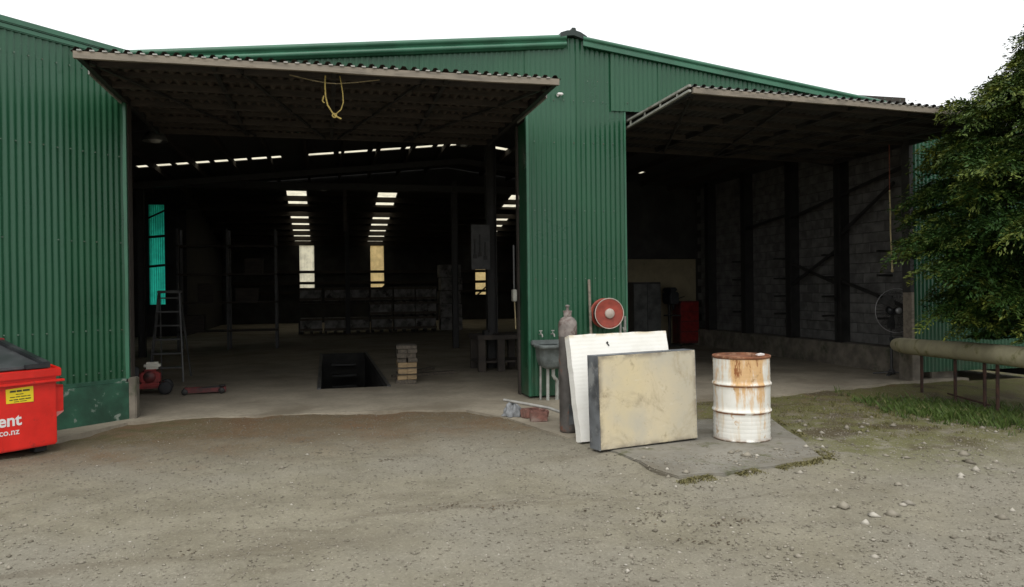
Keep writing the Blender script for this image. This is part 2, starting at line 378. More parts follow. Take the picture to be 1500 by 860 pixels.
def corr_mesh(name, L, zb, zt, pitch=.0762, amp=.0072, per=8, rows=None, phase=0, trap=False, seed=0, wob=.005):
    """corrugated sheet in the local XZ plane, x from 0 to L, bottom/top heights as functions of x, ribs along z"""
    n = max(2, int(round(L/pitch*per))); H = zt(L/2)-zb(L/2); rows = rows or max(2, int(H/.45)+1)
    vs = []; fs = []
    for i in range(n+1):
        x = L*i/n; ph = 2*math.pi*(x+phase)/pitch; c = math.cos(ph)
        if trap: c = max(-1, min(1, 1.9*c))
        b, t_ = zb(x), zt(x)
        for j in range(rows+1):
            z = b+(t_-b)*j/rows
            vs.append((x, amp*c+wob*vnoise(x*2.3, z*1.3, seed)+(.004*vnoise(x*9, 0, seed+2) if j == 0 else 0), z))
    for i in range(n):
        for j in range(rows):
            k = i*(rows+1)+j; fs.append((k, k+rows+1, k+rows+2, k+1))
    me = bpy.data.meshes.new(name); me.from_pydata(vs, [], fs)
    me.polygons.foreach_set('use_smooth', [True]*len(fs)); return me

# ------------------------------------------------------------------ ground
def axis(dense, lo, hi, far, extra=()):
    a = list(np.arange(lo, hi+1e-6, dense)); s = dense; x = lo; left = []
    while x > -far: s *= 1.35; x -= s; left.append(x)
    s = dense; x = hi; right = []
    while x < far: s *= 1.35; x += s; right.append(x)
    return np.array(sorted(set(np.round(left[::-1]+a+right+list(extra), 4))))
PX0, PX1, PY0, PY1 = 2.36, 3.45, 2.12, 9.4
gx = axis(.06, -4, 13.5, 400, (PX0-.06, PX1+.06)); gy = axis(.06, -10, -.2, 400, (PY0-.06, PY1+.06))
GX, GY = np.meshgrid(gx, gy, indexing='ij')
def gnoise(x, y):
    h = .012*np.sin(x*.9+1.3*np.sin(y*.7))+.010*np.sin(y*1.6+1.7*np.sin(x*1.1+.5))+.006*np.sin(x*4.1+2*np.sin(y*3.2))+.005*np.sin(y*6.3+1.6*np.sin(x*5.1))
    return h+.0035*np.sin(x*13+2*np.sin(y*11))+.003*np.sin(y*17+2*np.sin(x*15))
def ss(a, b, x): t = np.clip((x-a)/(b-a), 0, 1); return t*t*(3-2*t)
def ground_z(x, y):
    z = -.030+gnoise(x, y)*np.clip(1.2-np.abs(y+5)/60, 0, 1)
    z = z-.10*ss(8.8, 10.6, x)*ss(-5, -2.4, y)*(1-ss(-1.6, -.6, y))          # the grassy dip beside the pipe
    for a_, d_ in ((1.55, .016), (3.25, .016)):                 # shallow wheel ruts swinging into the left bay
        cxr = a_+.10*(y+1)**2*(y < -1)*.55; z = z-d_*np.exp(-((x-cxr)/.15)**2)*(y > -9)*(y < 0)+.5*d_*np.exp(-((x-cxr-.26)/.09)**2)*(y > -9)*(y < 0)
    z = z*(1-ss(-.2, .25, y))-.10*ss(-.2, .25, y)
    return z
_gz = ground_z
def ground_z(x, y):                       # earth stays just under the concrete pad
    z = _gz(x, y); d = np.maximum(np.maximum(5.2-x, x-7.75+(-2.4-y)*.36), np.maximum(-4.62+.11*(x-5.3)-y, y+2.5))
    return np.where(d < 0, np.minimum(z, -.035), z+.016*(1-ss(0, .25, d)))
GZ = ground_z(GX, GY); nxg, nyg = len(gx), len(gy)
GZ += np.where((np.abs(GX-5) < 9) & (GY < 0) & (GY > -10), rng.normal(0, .0022, GZ.shape), 0)
idx = np.arange(nxg*nyg).reshape(nxg, nyg)
q = np.stack([idx[:-1, :-1], idx[1:, :-1], idx[1:, 1:], idx[:-1, 1:]], -1).reshape(-1, 4)
cx = ((GX[:-1, :-1]+GX[1:, 1:])/2).ravel(); cy = ((GY[:-1, :-1]+GY[1:, 1:])/2).ravel()
q = q[~((cx > PX0-.06) & (cx < PX1+.06) & (cy > PY0-.06) & (cy < PY1+.06))]
me = bpy.data.meshes.new('ground'); me.from_pydata(np.stack([GX.ravel(), GY.ravel(), GZ.ravel()], -1).tolist(), [], q.tolist())
me.polygons.foreach_set('use_smooth', [True]*len(q))
setp(link('ground', me, 'gravel_ground'), kind='structure')

# concrete workshop floor with its apron (a hole where the pit is)
def slab(mb, pts, z0, z1):
    n = len(pts); vs = [(x, y, z0) for x, y in pts]+[(x, y, z1) for x, y in pts]
    mb.add(vs, [tuple(range(n, 2*n))]+[(i, (i+1) % n, n+(i+1) % n, n+i) for i in range(n)])
mb = MB()
ap = [(-3.2, -4.4), (-.42, -1.26), (.06, -.36), (.5, -.30), (.94, -.27), (1.7, -.33), (2.6, -.42), (3.4, -.5), (4.25, -.72), (4.62, -1.5), (4.95, -2.9), (5.35, -2.95), (5.8, -1.3), (7.2, -.86), (8.72, -.9), (10.2, -.5), (11.75, -.12), (13, -.1), (13, .6), (-3.2, .6)]
slab(mb, ap, -.14, 0)
for x0, x1, y0, y1 in ((-6.2, PX0, .6, 30.2), (PX1, 13.2, .6, 30.2), (PX0, PX1, .6, PY0), (PX0, PX1, PY1, 30.2)):
    mb.add([(x0, y0, 0), (x1, y0, 0), (x1, y1, 0), (x0, y1, 0)], [(0, 1, 2, 3)])
setp(mb.build('floor', 'floor_concrete'), kind='structure')
mb = MB(); slab(mb, [(5.12, -3.3), (5.19, -3.7), (5.25, -4.1), (5.24, -4.4), (5.33, -4.72), (5.55, -4.70), (5.75, -4.735), (6.0, -4.66), (6.3, -4.64), (6.5, -4.57), (6.75, -4.55), (6.93, -4.48), (7.05, -4.15), (7.27, -3.7), (7.42, -3.2), (7.70, -2.45), (6.4, -2.2), (5.3, -2.6)], -.14, -.012)
setp(mb.build('concrete_pad', 'pad_concrete', bevel=.01), kind='structure')

# inspection pit
pit = thing('inspection_pit', 'long dark inspection pit sunk in the concrete workshop floor', 'pit', (0, 0, 0))
mb = MB()
for a, b in (((PX0, PY0), (PX1, PY0)), ((PX1, PY0), (PX1, PY1)), ((PX1, PY1), (PX0, PY1)), ((PX0, PY1), (PX0, PY0))):
    mb.add([(a[0], a[1], -1.4), (b[0], b[1], -1.4), (b[0], b[1], -.002), (a[0], a[1], -.002)], [(0, 1, 2, 3)])
mb.add([(PX0, PY0, -1.4), (PX1, PY0, -1.4), (PX1, PY1, -1.4), (PX0, PY1, -1.4)], [(0, 1, 2, 3)])
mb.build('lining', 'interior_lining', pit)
for nm, a in (('edge_angle', (PX0-.05, PX0+.012, PY0-.05, PY1)), ('edge_angle', (PX1-.012, PX1+.05, PY0-.05, PY1))):
    mb = MB(); mb.bb(a[0], a[1], a[2], a[3], -.08, .022); mb.build(nm, 'grey_steel', pit)
for i in range(5):
    mb = MB(); mb.bb(2.6, 3.2, 8.9-.28*i, 9.15-.28*i, -.28-.24*i, -.24-.24*i); mb.build('step', 'grey_steel', pit)

# ------------------------------------------------------------------ the shed
shed = thing('workshop_shed', 'large green corrugated iron workshop with two wide open tilt doors', 'shed', (0, 0, 0))
RX = 6.04
def roof_z(x): return 5.30-(.104*(RX-x) if x < RX else .133*(x-RX))
def top_w(x): return roof_z(x)-(.10 if abs(x-RX) > .17 else .015)
def wall_run(par, x0, x1, zb, zt, y, seed, face=1, mat='green', cover=.762):
    x = x0; k = 0
    while x < x1-.02:
        L = min(cover+.06, x1-x)
        m_ = corr_mesh('corrugated_sheet', L, lambda u, x=x: zb(x+u), lambda u, x=x: zt(x+u), phase=x-x0, seed=seed+k)
        link('corrugated_sheet', m_, mat, par, (x, y-(.007 if k % 2 else 0), 0))
        x += cover; k += 1
# front gable wall: girts behind, sheets as children
mb = MB()
for z in (4.3, 4.62): mb.bb(.05, 11.9, .03, .09, z, z+.09)
for z in (.7, 1.7, 2.7, 3.7):
    mb.bb(5.4, 6.8, .03, .09, z, z+.09); mb.bb(12.05, 14.4, .03, .09, z, z+.09)
fw = mb.build('front_wall', 'dark_timber', shed)
wall_run(fw, -.02, 5.36, lambda x: 4.165, top_w, -.002, 1)
wall_run(fw, 5.335, 6.86, lambda x: .03, top_w, -.012, 20)
wall_run(fw, 6.63, 12.4, lambda x: 4.235, top_w, -.042, 40)
wall_run(fw, 12.0, 14.6, lambda x: .12, lambda x: min(top_w(x), 4.22 if x < 12.4 else 9), -.012, 60)
# door jamb reveals, flashings and stub posts
def part(name, mat, par, f, bevel=0, label=None):
    mb = MB(); f(mb); o = mb.build(name, mat, par, bevel)
    if label: o['label'] = label
    return o
for yy in (0.04, .24): part('reveal_sheet', 'green', fw, lambda m: m.bb(5.318, 5.330, yy, yy+.198, .03, 4.05))
part('corner_flashing', 'green_trim', fw, lambda m: (m.bb(5.312, 5.352, -.032, .04, .03, 4.2)), .004)
part('corner_flashing', 'green_trim', fw, lambda m: (m.bb(6.835, 6.865, -.03, .04, .03, 4.23)), .004)
part('corner_flashing', 'green_trim', fw, lambda m: (m.bb(-.045, .012, -.035, .02, .5, 4.2)), .004)
part('door_post', 'dark_timber', shed, lambda m: m.bb(5.285, 5.316, .43, .52, 0, 4.05), .006)
part('door_post', 'dark_timber', shed, lambda m: m.bb(-.03, .022, .03, .22, .5, 4.05), .006)
part('door_post', 'interior_lining', shed, lambda m: m.bb(6.80, 6.87, .05, .25, 0, 4.2), .006)
part('door_post', 'weathered_wood', shed, lambda m: m.bb(11.92, 11.985, -.03, .16, .55, 1.46), .006)
part('door_post', 'interior_lining', shed, lambda m: m.bb(11.91, 11.995, -.02, .16, 1.46, 4.2), .006)
part('stub_post', 'footing', shed, lambda m: m.bb(.005, .10, -.09, .10, -.06, .52), .012, 'stubby concrete post at the foot of the left door jamb')
part('stub_post', 'footing', shed, lambda m: m.bb(11.86, 12.06, -.10, .20, -.06, .54), .012, 'stubby concrete post at the foot of the right door jamb')
# barge flashings: rolled profile swept along each verge
def barge(x0, x1, prof, y0, name='barge_flashing', mat='green_trim'):
    vs = []; fs = []; n = len(prof)
    for x in (x0, x1):
        for (dy, dz) in prof: vs.append((x, y0+dy, roof_z(x)+dz))
    for k in range(n-1): fs.append((k, k+1, n+k+1, n+k))
    mb = MB(); mb.add(vs, fs, False); mb.build(name, mat, shed)
def roll(cy, cz, r, a0, a1, n=7): return [(cy+r*math.cos(a0+(a1-a0)*i/n), cz+r*math.sin(a0+(a1-a0)*i/n)) for i in range(n+1)]
profL = [(.25, .02)]+roll(-.03, -.015, .04, R(90), R(250))+[(-.03, -.075)]+roll(-.035, -.115, .035, R(110), R(260))+[(-.02, -.165), (.0, -.17)]
profR = [(.25, .02)]+roll(-.06, -.015, .035, R(90), R(250))+[(-.07, -.06)]+[(-.085, -.07), (-.085, -.125), (-.05, -.13)]
barge(.0, 5.93, profL, -.03); barge(6.18, 14.7, profR, -.02)
# dark ridge cap end
mb = MB(); pr = [(-.21, -.05), (-.20, .02), (-.10, .055), (-.035, .06), (-.025, .10), (.025, .10), (.035, .06), (.10, .045), (.20, -.01), (.21, -.08), (.1, -.04), (0, -.01), (-.1, -.02)]
n = len(pr); vs = [(RX+a, y, 5.31+b) for y in (-.10, 3.0) for a, b in pr]
mb.add(vs, [tuple(range(n))[::-1], tuple(range(n, 2*n))]+[(i, (i+1) % n, n+(i+1) % n, n+i) for i in range(n)]); mb.build('ridge_cap', 'ridge_dark', shed, label) if False else mb.build('ridge_cap', 'ridge_dark', shed)
def screws(par, rows, y):
    mb = MB()
    for z, x0, x1 in rows:
        x = x0+.076
        while x < x1:
            if random.random() > .08: mb.box((x+random.uniform(-.004, .004), y, z+random.uniform(-.006, .006)), (.014, .012, .014))
            x += .1524
    setp(mb.build('screw_heads', 'screw', par), kind='stuff')
pmat('screw', (.10, .15, .115), .6, var=.5, scale=30, bmp=0, col2=(.09, .055, .03))
screws(fw, [(z, 5.36, 6.8) for z in (.72, 1.74, 2.74, 3.74, 4.36)], -.030)
screws(fw, [(4.36, 6.66, 12.3)], -.060)
screws(fw, [(4.36, .1, 5.3), (4.66, .1, 12.2)], -.018)
# small pale fitting on the wall beside the left door head
part('wall_fitting', 'white_paint', shed, lambda m: (m.box((5.83, -.055, 4.44), (.09, .05, .035)), m.box((5.80, -.035, 4.425), (.03, .04, .05))), .012)

# splayed wall on the left
ang = math.atan2(-1, -1)
mb = MB()
for z in (1.1, 2.2, 3.3, 4.3): mb.bb(.05, 4.3, .02, .08, z, z+.08)
sw = mb.build('splayed_wall', 'dark_timber', shed)
sw.rotation_euler = (0, 0, R(45)); sw.location = (-4.40*math.cos(R(45))-.03, -4.40*math.sin(R(45))-.03, 0)
x = 4.40-.762; k = 0
while x > -.4:
    m_ = corr_mesh('corrugated_sheet', .82, lambda u: .50, lambda u: 4.64, phase=k*.762, seed=80+k)
    link('corrugated_sheet', m_, 'green', sw, (x-.03, -.004*(k % 2), 0)); x -= .762; k += 1
screws(sw, [(z, 0, 4.38) for z in (.62, 1.14, 2.24, 3.34, 4.34)], -.016)
mb = MB(); mb.bb(0, 4.395, -.075, .06, -.02, .47); mb.bb(0, 4.395, -.03, .05, .465, .52)
mb.build('plinth', 'plinth_green', sw, .008)
part('top_flashing', 'green_trim', sw, lambda m: (m.bb(-.1, 4.46, -.055, .12, 4.64, 4.715), m.bb(-.1, 4.46, -.035, .0, 4.575, 4.642)), .012)
# other outer walls (plain, they only close the building)
ow = MB()
for a, b in (((-3.13, -3.15), (-6.2, -3.15)), ((-6.2, -3.15), (-6.2, 20))):
    pass
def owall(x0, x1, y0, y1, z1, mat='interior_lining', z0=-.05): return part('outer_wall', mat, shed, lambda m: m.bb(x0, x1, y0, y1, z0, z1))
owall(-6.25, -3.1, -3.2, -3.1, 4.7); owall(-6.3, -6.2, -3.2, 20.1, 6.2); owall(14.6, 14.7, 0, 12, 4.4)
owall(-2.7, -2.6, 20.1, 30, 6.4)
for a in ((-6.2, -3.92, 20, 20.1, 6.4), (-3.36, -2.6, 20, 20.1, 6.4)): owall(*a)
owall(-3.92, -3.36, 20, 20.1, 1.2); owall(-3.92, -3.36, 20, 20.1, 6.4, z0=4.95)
for z in (3.72, 2.62): part('glazing_bar', 'dark_timber', shed, lambda m: m.beam((-3.95, 19.98, z), (-3.33, 19.98, z+.06), .04, .09))
part('brace', 'dark_timber', shed, lambda m: m.beam((-3.95, 19.9, 4.4), (-3.33, 19.9, 4.72), .03, .06))
sh = corr_mesh('translucent_sheet', .56, lambda u: 1.2, lambda u: 4.95, pitch=.0762)
o = link('translucent_sheet', sh, 'wall_light_aqua', shed, (-3.92, 20.05, 0)); o['label'] = 'aqua translucent wall sheet glowing at the left of the dark interior'
# back wall with translucent strips
XS = [(1.2, 1.94, 'wall_light'), (4.83, 5.54, 'wall_light_amber'), (10.5, 11.24, 'wall_light_amber')]
cuts = [-2.7]+[v for s in XS for v in s[:2]]+[13.1]
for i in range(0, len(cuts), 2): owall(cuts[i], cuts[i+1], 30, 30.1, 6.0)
for x0, x1, mt in XS:
    owall(x0, x1, 30, 30.1, 5.0, z0=4.04); owall(x0, x1, 30, 30.1, 1.36)
    m_ = corr_mesh('translucent_sheet', x1-x0, lambda u: 1.36, lambda u: 4.04); link('translucent_sheet', m_, mt, shed, (x0, 30.05, 0))
for z in (2.58, 2.0, 1.5): part('girt', 'dark_timber', shed, lambda m: m.bb(-2.6, 13, 29.85, 29.98, z, z+.14))
part('brace', 'dark_timber', shed, lambda m: m.beam((4.7, 29.8, 1.1), (5.75, 29.8, 2.1), .05, .08))
part('brace', 'dark_timber', shed, lambda m: m.beam((10.3, 29.8, 1.1), (11.4, 29.8, 2.1), .05, .08))
owall(13.0, 13.1, 9, 30, 6.4)
# roof of the front gable: dark sheets, a transverse row of rooflights
SKY = [(-2.35, -1.75), (-1.62, -.9), (-.8, -.08), (.02, .74), (.84, 1.5), (2.12, 2.7), (2.82, 3.5), (3.62, 4.3), (4.42, 5.08), (5.2, 5.7), (6.62, 6.98), (10.38, 10.68)]
rf = MB()
def rslab(mb, x0, x1, y0, y1, t=.03):
    a, b = roof_z(x0)-.02, roof_z(x1)-.02
    mb.add([(x0, y0, a-t), (x1, y0, b-t), (x1, y1, b-t), (x0, y1, a-t), (x0, y0, a), (x1, y0, b), (x1, y1, b), (x0, y1, a)],
           [(3, 2, 1, 0), (4, 5, 6, 7), (0, 1, 5, 4), (1, 2, 6, 5), (2, 3, 7, 6), (3, 0, 4, 7)])
YS0, YS1 = 7.75, 8.08
for x0, x1 in ((0, RX), (RX, 14.65)): rslab(rf, x0, x1, .0, YS0)
rslab(rf, -6.3, 0, .0, YS0)
a0 = roof_z(-3.1)
rf.add([(-6.3, -3.2, roof_z(-6.3)), (-3.13, -3.15, roof_z(-3.13)), (0, 0, roof_z(0)), (0, .02, roof_z(0)), (-6.3, .02, roof_z(-6.3))], [(0, 1, 2, 3, 4)])
for x0, x1 in ((-6.3, RX), (RX, 14.65)): rslab(rf, x0, x1, YS1, 11.6)
edges = [-6.3]+[v for s in SKY for v in s]+[14.65]
for i in range(0, len(edges), 2):
    if edges[i] < RX < edges[i+1]: rslab(rf, edges[i], RX, YS0, YS1); rslab(rf, RX, edges[i+1], YS0, YS1)
    else: rslab(rf, edges[i], edges[i+1], YS0, YS1)
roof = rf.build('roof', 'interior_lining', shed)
for x0, x1 in SKY:
    mb = MB(); zs = (roof_z(x0)-.03, roof_z(x1)-.03); mb.add([(x0, YS0, zs[0]), (x1, YS0, zs[1]), (x1, YS1, zs[1]), (x0, YS1, zs[0])], [(0, 1, 2, 3)])
    mb.build('rooflight', 'rooflight', roof)
# rear hall: ridge across, back slope with three strips of rooflights
def slope_z(y): return 5.72-(y-21)*.173
rh = MB()
def yslab(x0, x1, y0, y1, z0, z1, t=.03):
    rh.add([(x0, y0, z0-t), (x1, y0, z0-t), (x1, y1, z1-t), (x0, y1, z1-t), (x0, y0, z0), (x1, y0, z0), (x1, y1, z1), (x0, y1, z1)],
           [(3, 2, 1, 0), (4, 5, 6, 7), (0, 1, 5, 4), (1, 2, 6, 5), (2, 3, 7, 6), (3, 0, 4, 7)])
yslab(-6.3, 13.1, 11.55, 21, 5.45, 5.72)
STR = [(1.0, 1.78), (4.66, 5.44), (10.35, 11.13)]
c2 = [-6.3]+[v for s in STR for v in s]+[13.1]
for i in range(0, len(c2), 2): yslab(c2[i], c2[i+1], 21, 30.1, slope_z(21), slope_z(30.1))
rear = rh.build('rear_roof', 'interior_lining', shed)
for x0, x1 in STR:
    mb = MB(); mb.add([(x0, 21, slope_z(21)-.01), (x1, 21, slope_z(21)-.01), (x1, 30, slope_z(30)-.01), (x0, 30, slope_z(30)-.01)], [(0, 1, 2, 3)]); mb.build('rooflight', 'rooflight', rear)
part('closure_panel', 'interior_lining', shed, lambda m: m.bb(-6.3, 14.7, 11.62, 11.68, 4.72, 5.5))
part('closure_panel', 'interior_lining', shed, lambda m: m.bb(13.1, 14.7, 11.62, 11.68, 0, 4.72))
for y in (21.6, 22.75, 23.9, 25.05, 26.2, 27.3, 28.4, 29.4):
    part('purlin', 'dark_timber', rear, lambda m: m.bb(-2.6, 13, y, y+.09, slope_z(y)-.26, slope_z(y)-.04))
for x in np.arange(-5.3, 12.5, .82):
    if abs(x-RX) > .2: part('purlin', 'dark_timber', roof, lambda m: m.bb(x-.03, x+.03, .12, 11.5, roof_z(x)-.19, roof_z(x)-.06))
def rafter(y, dep=.24):
    for a, b in ((-6.2, RX), (RX, 14.5)):
        part('rafter', 'dark_steel', roof, lambda m: m.beam((a, y, roof_z(a)-.2-dep/2), (b, y, roof_z(b)-.2-dep/2), .12, dep))
rafter(2.9, .16); rafter(9.2, .14)
part('tie_beam', 'dark_steel', shed, lambda m: m.bb(-2.3, 13, 9.9, 10.05, 4.30, 4.47))
part('tie_beam', 'dark_timber', shed, lambda m: m.bb(-2.6, 13, 18.5, 18.7, 4.62, 4.8))
for (x, y, s_) in ((5.75, 4.4, .20), (5.95, 9.97, .16), (3.3, 18.6, .16), (-2.0, 9.97, .16)):
    part('column', 'dark_steel', shed, lambda m: (m.bb(x-s_/2, x+s_/2, y-.012, y+.012, 0, 4.6), m.bb(x-s_/2, x-s_/2+.014, y-s_/2, y+s_/2, 0, 4.6), m.bb(x+s_/2-.014, x+s_/2, y-s_/2, y+s_/2, 0, 4.6)))
part('hanger_post', 'dark_timber', shed, lambda m: m.bb(2.95, 3.05, 9.93, 10.02, 3.2, 4.3))
# partition at the back of the right bay
pt = part('partition', 'interior_lining', shed, lambda m: m.bb(8.9, 13, 9.0, 9.1, 2.42, 4.6))
part('lower_lining', 'interior_cream', pt, lambda m: m.bb(8.9, 13, 8.98, 9.1, 0, 2.4))
# block wall of the right bay
BW = 12.72
bwall = part('block_wall', 'mortar', shed, lambda m: m.bb(BW+.012, BW+.2, .12, 9.0, 0, 4.45))
mb = MB(); mb.bb(0, .02, 0, .386, 0, .186); bme = mb.mesh('block', .006, 1)
bl = []
for r_ in range(20):
    for c_ in range(23):
        y = .13+.396*c_-(.198 if r_ % 2 else 0); z = .46+.196*r_
        if y < .12 or y > 8.6 or z > 4.22: continue
        bl.append((y, z))
bl.sort(key=lambda p: p[0])
for y, z in bl[:300]: link('block', bme, 'block', bwall, (BW+random.uniform(-.003, .003), y, z))
mb = MB()
for y, z in bl[300:]: mb.bb(BW, BW+.02, y, y+.386, z, z+.186)
setp(mb.build('block_courses', 'block', bwall), kind='stuff')
part('footing', 'footing', shed, lambda m: m.bb(12.42, BW+.2, .10, 9.0, -.02, .45), .015)
for y in (2.5, 4.15, 6.0, 7.8):
    part('steel_column', 'dark_steel', shed, lambda m: (m.bb(12.44, 12.72, y-.012, y+.012, .45, 4.4), m.bb(12.44, 12.46, y-.10, y+.10, .45, 4.4)))
for a, b in (((12.5, 2.5, 1.7), (12.5, .6, 1.15)), ((12.5, 2.5, 2.6), (12.5, 1.0, 3.45)), ((12.5, 4.15, 1.6), (12.5, 2.5, 2.35)), ((12.5, 4.1, 2.1), (12.5, 2.5, 1.6)), ((12.5, 4.1, 3.1), (12.5, .5, 3.75)), ((12.5, 6, 3.0), (12.5, 4.1, 3.2))):
    part('brace', 'dark_steel', shed, lambda m: m.beam(a, b, .03, .06))
for y in (1.3, 2.9, 4.6, 6.4):
    for z in (.95, 1.35, 1.75, 2.2):
        part('shelf_bracket', 'dark_steel', shed, lambda m: m.bb(12.40, 12.72, y, y+.05, z, z+.04))
# steel header beam behind the heads of both door openings
part('header_beam', 'dark_steel', shed, lambda m: m.bb(.0, 12.7, .12, .28, 4.10, 4.30))

# ------------------------------------------------------------------ tilt doors
def tilt_door(L, label, loc, ry, fasc, sheet, batten_n, edge_rails, seed, batten_mat):
    D0, D1 = -1.93, 1.95
    mb = MB()
    for x in (.04, L-.04): mb.bb(x-.03, x+.03, D0+.02, D1, .005, .075)
    for x in np.linspace(.04, L-.04, 5)[1:-1]: mb.bb(x-.025, x+.025, D0+.05, D1-.02, .015, .07)
    d = mb.build('tilt_door', 'dark_steel', shed, 0, loc, (0, ry, 0)); d['label'] = label
    mb = MB(); nseg = 24
    for i in range(nseg):
        x0, x1 = L*i/nseg, L*(i+1)/nseg; s0, s1 = .006*vnoise(x0*1.2, 0, seed), .006*vnoise(x1*1.2, 0, seed)
        mb.add([(x0, D0-.03, s0-.004), (x1, D0-.03, s1-.004), (x1, D0+.02, s1-.004), (x0, D0+.02, s0-.004), (x0, D0-.03, s0+.068), (x1, D0-.03, s1+.068), (x1, D0+.02, s1+.068), (x0, D0+.02, s0+.068)],
               [(3, 2, 1, 0), (4, 5, 6, 7), (0, 1, 5, 4), (2, 3, 7, 6)]+([(3, 0, 4, 7)] if i == 0 else [])+([(1, 2, 6, 5)] if i == nseg-1 else []))
    mb.build('fascia_board', fasc, d)
    mb = MB(); nr = int(L/.12)
    for i in range(nr):                                   # small pale blocks at the sheet ends, between the crests
        if vnoise(i*1.7, 0, seed) > .62: continue
        x = .03+.12*i+.06-.03; mb.bb(x-.022, x+.022, D0-.045, D0-.005, .068, .082)
    mb.build('valley_blocks', 'galvanised', d)['kind'] = 'stuff'
    for k, y in enumerate(np.linspace(D0+.30, D1-.05, batten_n)):
        mb = MB(); h = .045 if k % 2 else .07; mb.bb(.07, L-.07, y-.025, y+.025, .075-h+.002*(k % 3), .088); mb.build('batten', batten_mat, d)
    for a, b in (((.1, D0+.2), (L*.28, D1-.1)), ((L-.1, D0+.2), (L*.72, D1-.1)), ((L*.3, D0+.1), (L*.48, D1-.1)), ((L*.7, D0+.1), (L*.52, D1-.1))):
        mb = MB(); mb.beam((a[0], a[1], .02), (b[0], b[1], .02), .03, .03); mb.build('brace', 'dark_steel', d)
    x = -.03; k = 0; cover = .84
    while x < L-.05:
        w_ = min(cover+.05, L+.03-x)
        m_ = corr_mesh('cladding_sheet', w_, lambda u: D0-.055-.006*(k % 3), lambda u: D1, pitch=.12, amp=.019, per=10, rows=8, trap=True, seed=seed+k, wob=.003)
        o = link('cladding_sheet', m_, sheet, d, (x, 0, .095+.003*(k % 2))); o.rotation_euler = (-math.pi/2, 0, 0)
        o.scale = (1, 1, -1) if False else (1, 1, 1)
        m2 = m_; 
        for v in m2.vertices: v.co.z = -v.co.z
        x += cover; k += 1
    if edge_rails:
        for za, zb_ in ((.02, -.02), (.085, .085)):
            mb = MB(); mb.beam((-.05, D0-.03, za), (-.05, .12, zb_), .035, .028); mb.build('edge_rail', 'pale_steel', d)
        for y in np.linspace(D0+.3, -.1, 4):
            mb = MB(); mb.bb(-.058, -.042, y, y+.03, .0, .085); mb.build('spacer', 'pale_steel', d)
    else:
        for xx in (-.02, L+.002):
            mb = MB(); mb.bb(xx, xx+.018, D0+.55, .10, -.012, .055); mb.build('edge_rail', 'galvanised', d)
    return d
tilt_door(5.24, 'left tilt door swung up flat with ribbed sheets and timber fascia', (-.03, 0, 4.03), 0, 'weathered_wood', 'door_sheet', 9, False, 3, 'weathered_wood' if False else 'dark_timber')
tilt_door(5.02, 'right tilt door swung up flat with pale double edge rails', (6.97, 0, 4.03), R(1.4), 'weathered_wood', 'door_sheet_grey', 7, True, 9, 'dark_timber')

# ------------------------------------------------------------------ skip bin
bn = thing('rubbish_bin', 'red steel rubbish bin with black lid and yellow sticker by the splayed wall', 'bin', (-.27, -1.8, .0), R(45))
BL, BD = -2.0, 1.0
mb = MB()
vs = [(BL, .06, .035), (0, .06, .035), (0, BD-.1, .035), (BL, BD-.1, .035), (BL, 0, .82), (0, 0, .82), (0, BD, .98), (BL, BD, .98)]
vs = [(BL, .0, .035), (0, .0, .035), (0, BD, .035), (BL, BD, .035), (BL, 0, .82), (-.0, 0, .82), (-.0, BD, .98), (BL, BD, .98)]
mb.add(vs, [(3, 2, 1, 0), (4, 5, 6, 7), (0, 1, 5, 4), (1, 2, 6, 5), (2, 3, 7, 6), (3, 0, 4, 7)]); mb.build('body', 'bin_red', bn, .015)
part('rim', 'bin_red', bn, lambda m: (m.bb(BL-.02, .03, -.035, .0-.002, .745, .83), m.beam((.016, -.03, .79), (.016, BD, .95), .028, .08)), .008)
part('ledge', 'bin_red', bn, lambda m: (m.bb(BL-.02, .05, -.06, -.003, .69, .715)), .005)
mb = MB(); mb.bb(.002, .09, .05, .075, .36, .64); mb.bb(.002, .09, .28, .305, .36, .64); mb.bb(.002, .09, .05, .305, .615, .642); mb.build('lift_pocket', 'bin_red', bn, .004)
mb = MB(); mb.add([(.002, .05, .30), (.09, .05, .36), (.09, .305, .36), (.002, .305, .30), (.002, .05, .36), (.09, .05, .372), (.09, .305, .372), (.002, .305, .36)], [(3, 2, 1, 0), (4, 5, 6, 7), (0, 1, 5, 4), (1, 2, 6, 5), (2, 3, 7, 6), (3, 0, 4, 7)]); mb.build('pocket_foot', 'bin_pink', bn)
ld = MB()
for x0, x1 in ((BL+.03, -1.02), (-.98, -.05)):
    ld.add([(x0, .03, .835), (x1, .03, .835), (x1, BD, 1.03), (x0, BD, 1.03), (x0, .03, .865), (x1, .03, .865), (x1, BD, 1.075), (x0, BD, 1.075)], [(3, 2, 1, 0), (4, 5, 6, 7), (0, 1, 5, 4), (1, 2, 6, 5), (2, 3, 7, 6), (3, 0, 4, 7)])
lid = ld.build('lid', 'lid_plastic', bn, .01)
for x in (-.09, -.93, -1.07, -1.93):
    mb = MB(); mb.beam((x, .02, .878), (x, BD, 1.092), .075, .04); mb.build('lid_rib', 'black_plastic', lid, .008)
for x0, x1 in ((-.30, -.06), (-.97, -.55)):
    mb = MB(); mb.bb(x0, x1, .0, .05, .838, .885); mb.build('lid_lip', 'black_plastic', lid, .006)
part('hinge', 'machine_red', bn, lambda m: (m.bb(-.14, -.04, BD-.03, BD+.06, .98, 1.12), m.bb(-1.05, -.95, BD-.03, BD+.06, .98, 1.12)), .006)
for x in (-.12, -1.85):
    for y in (.15, .85):
        mb = MB(); mb.bb(x-.06, x+.06, y-.05, y+.05, -.03, .04); mb.build('skid', 'black_rubber', bn)
sk = MB(); c0 = [(-.492, .657), (-.236, .667), (-.234, .509), (-.488, .515)]
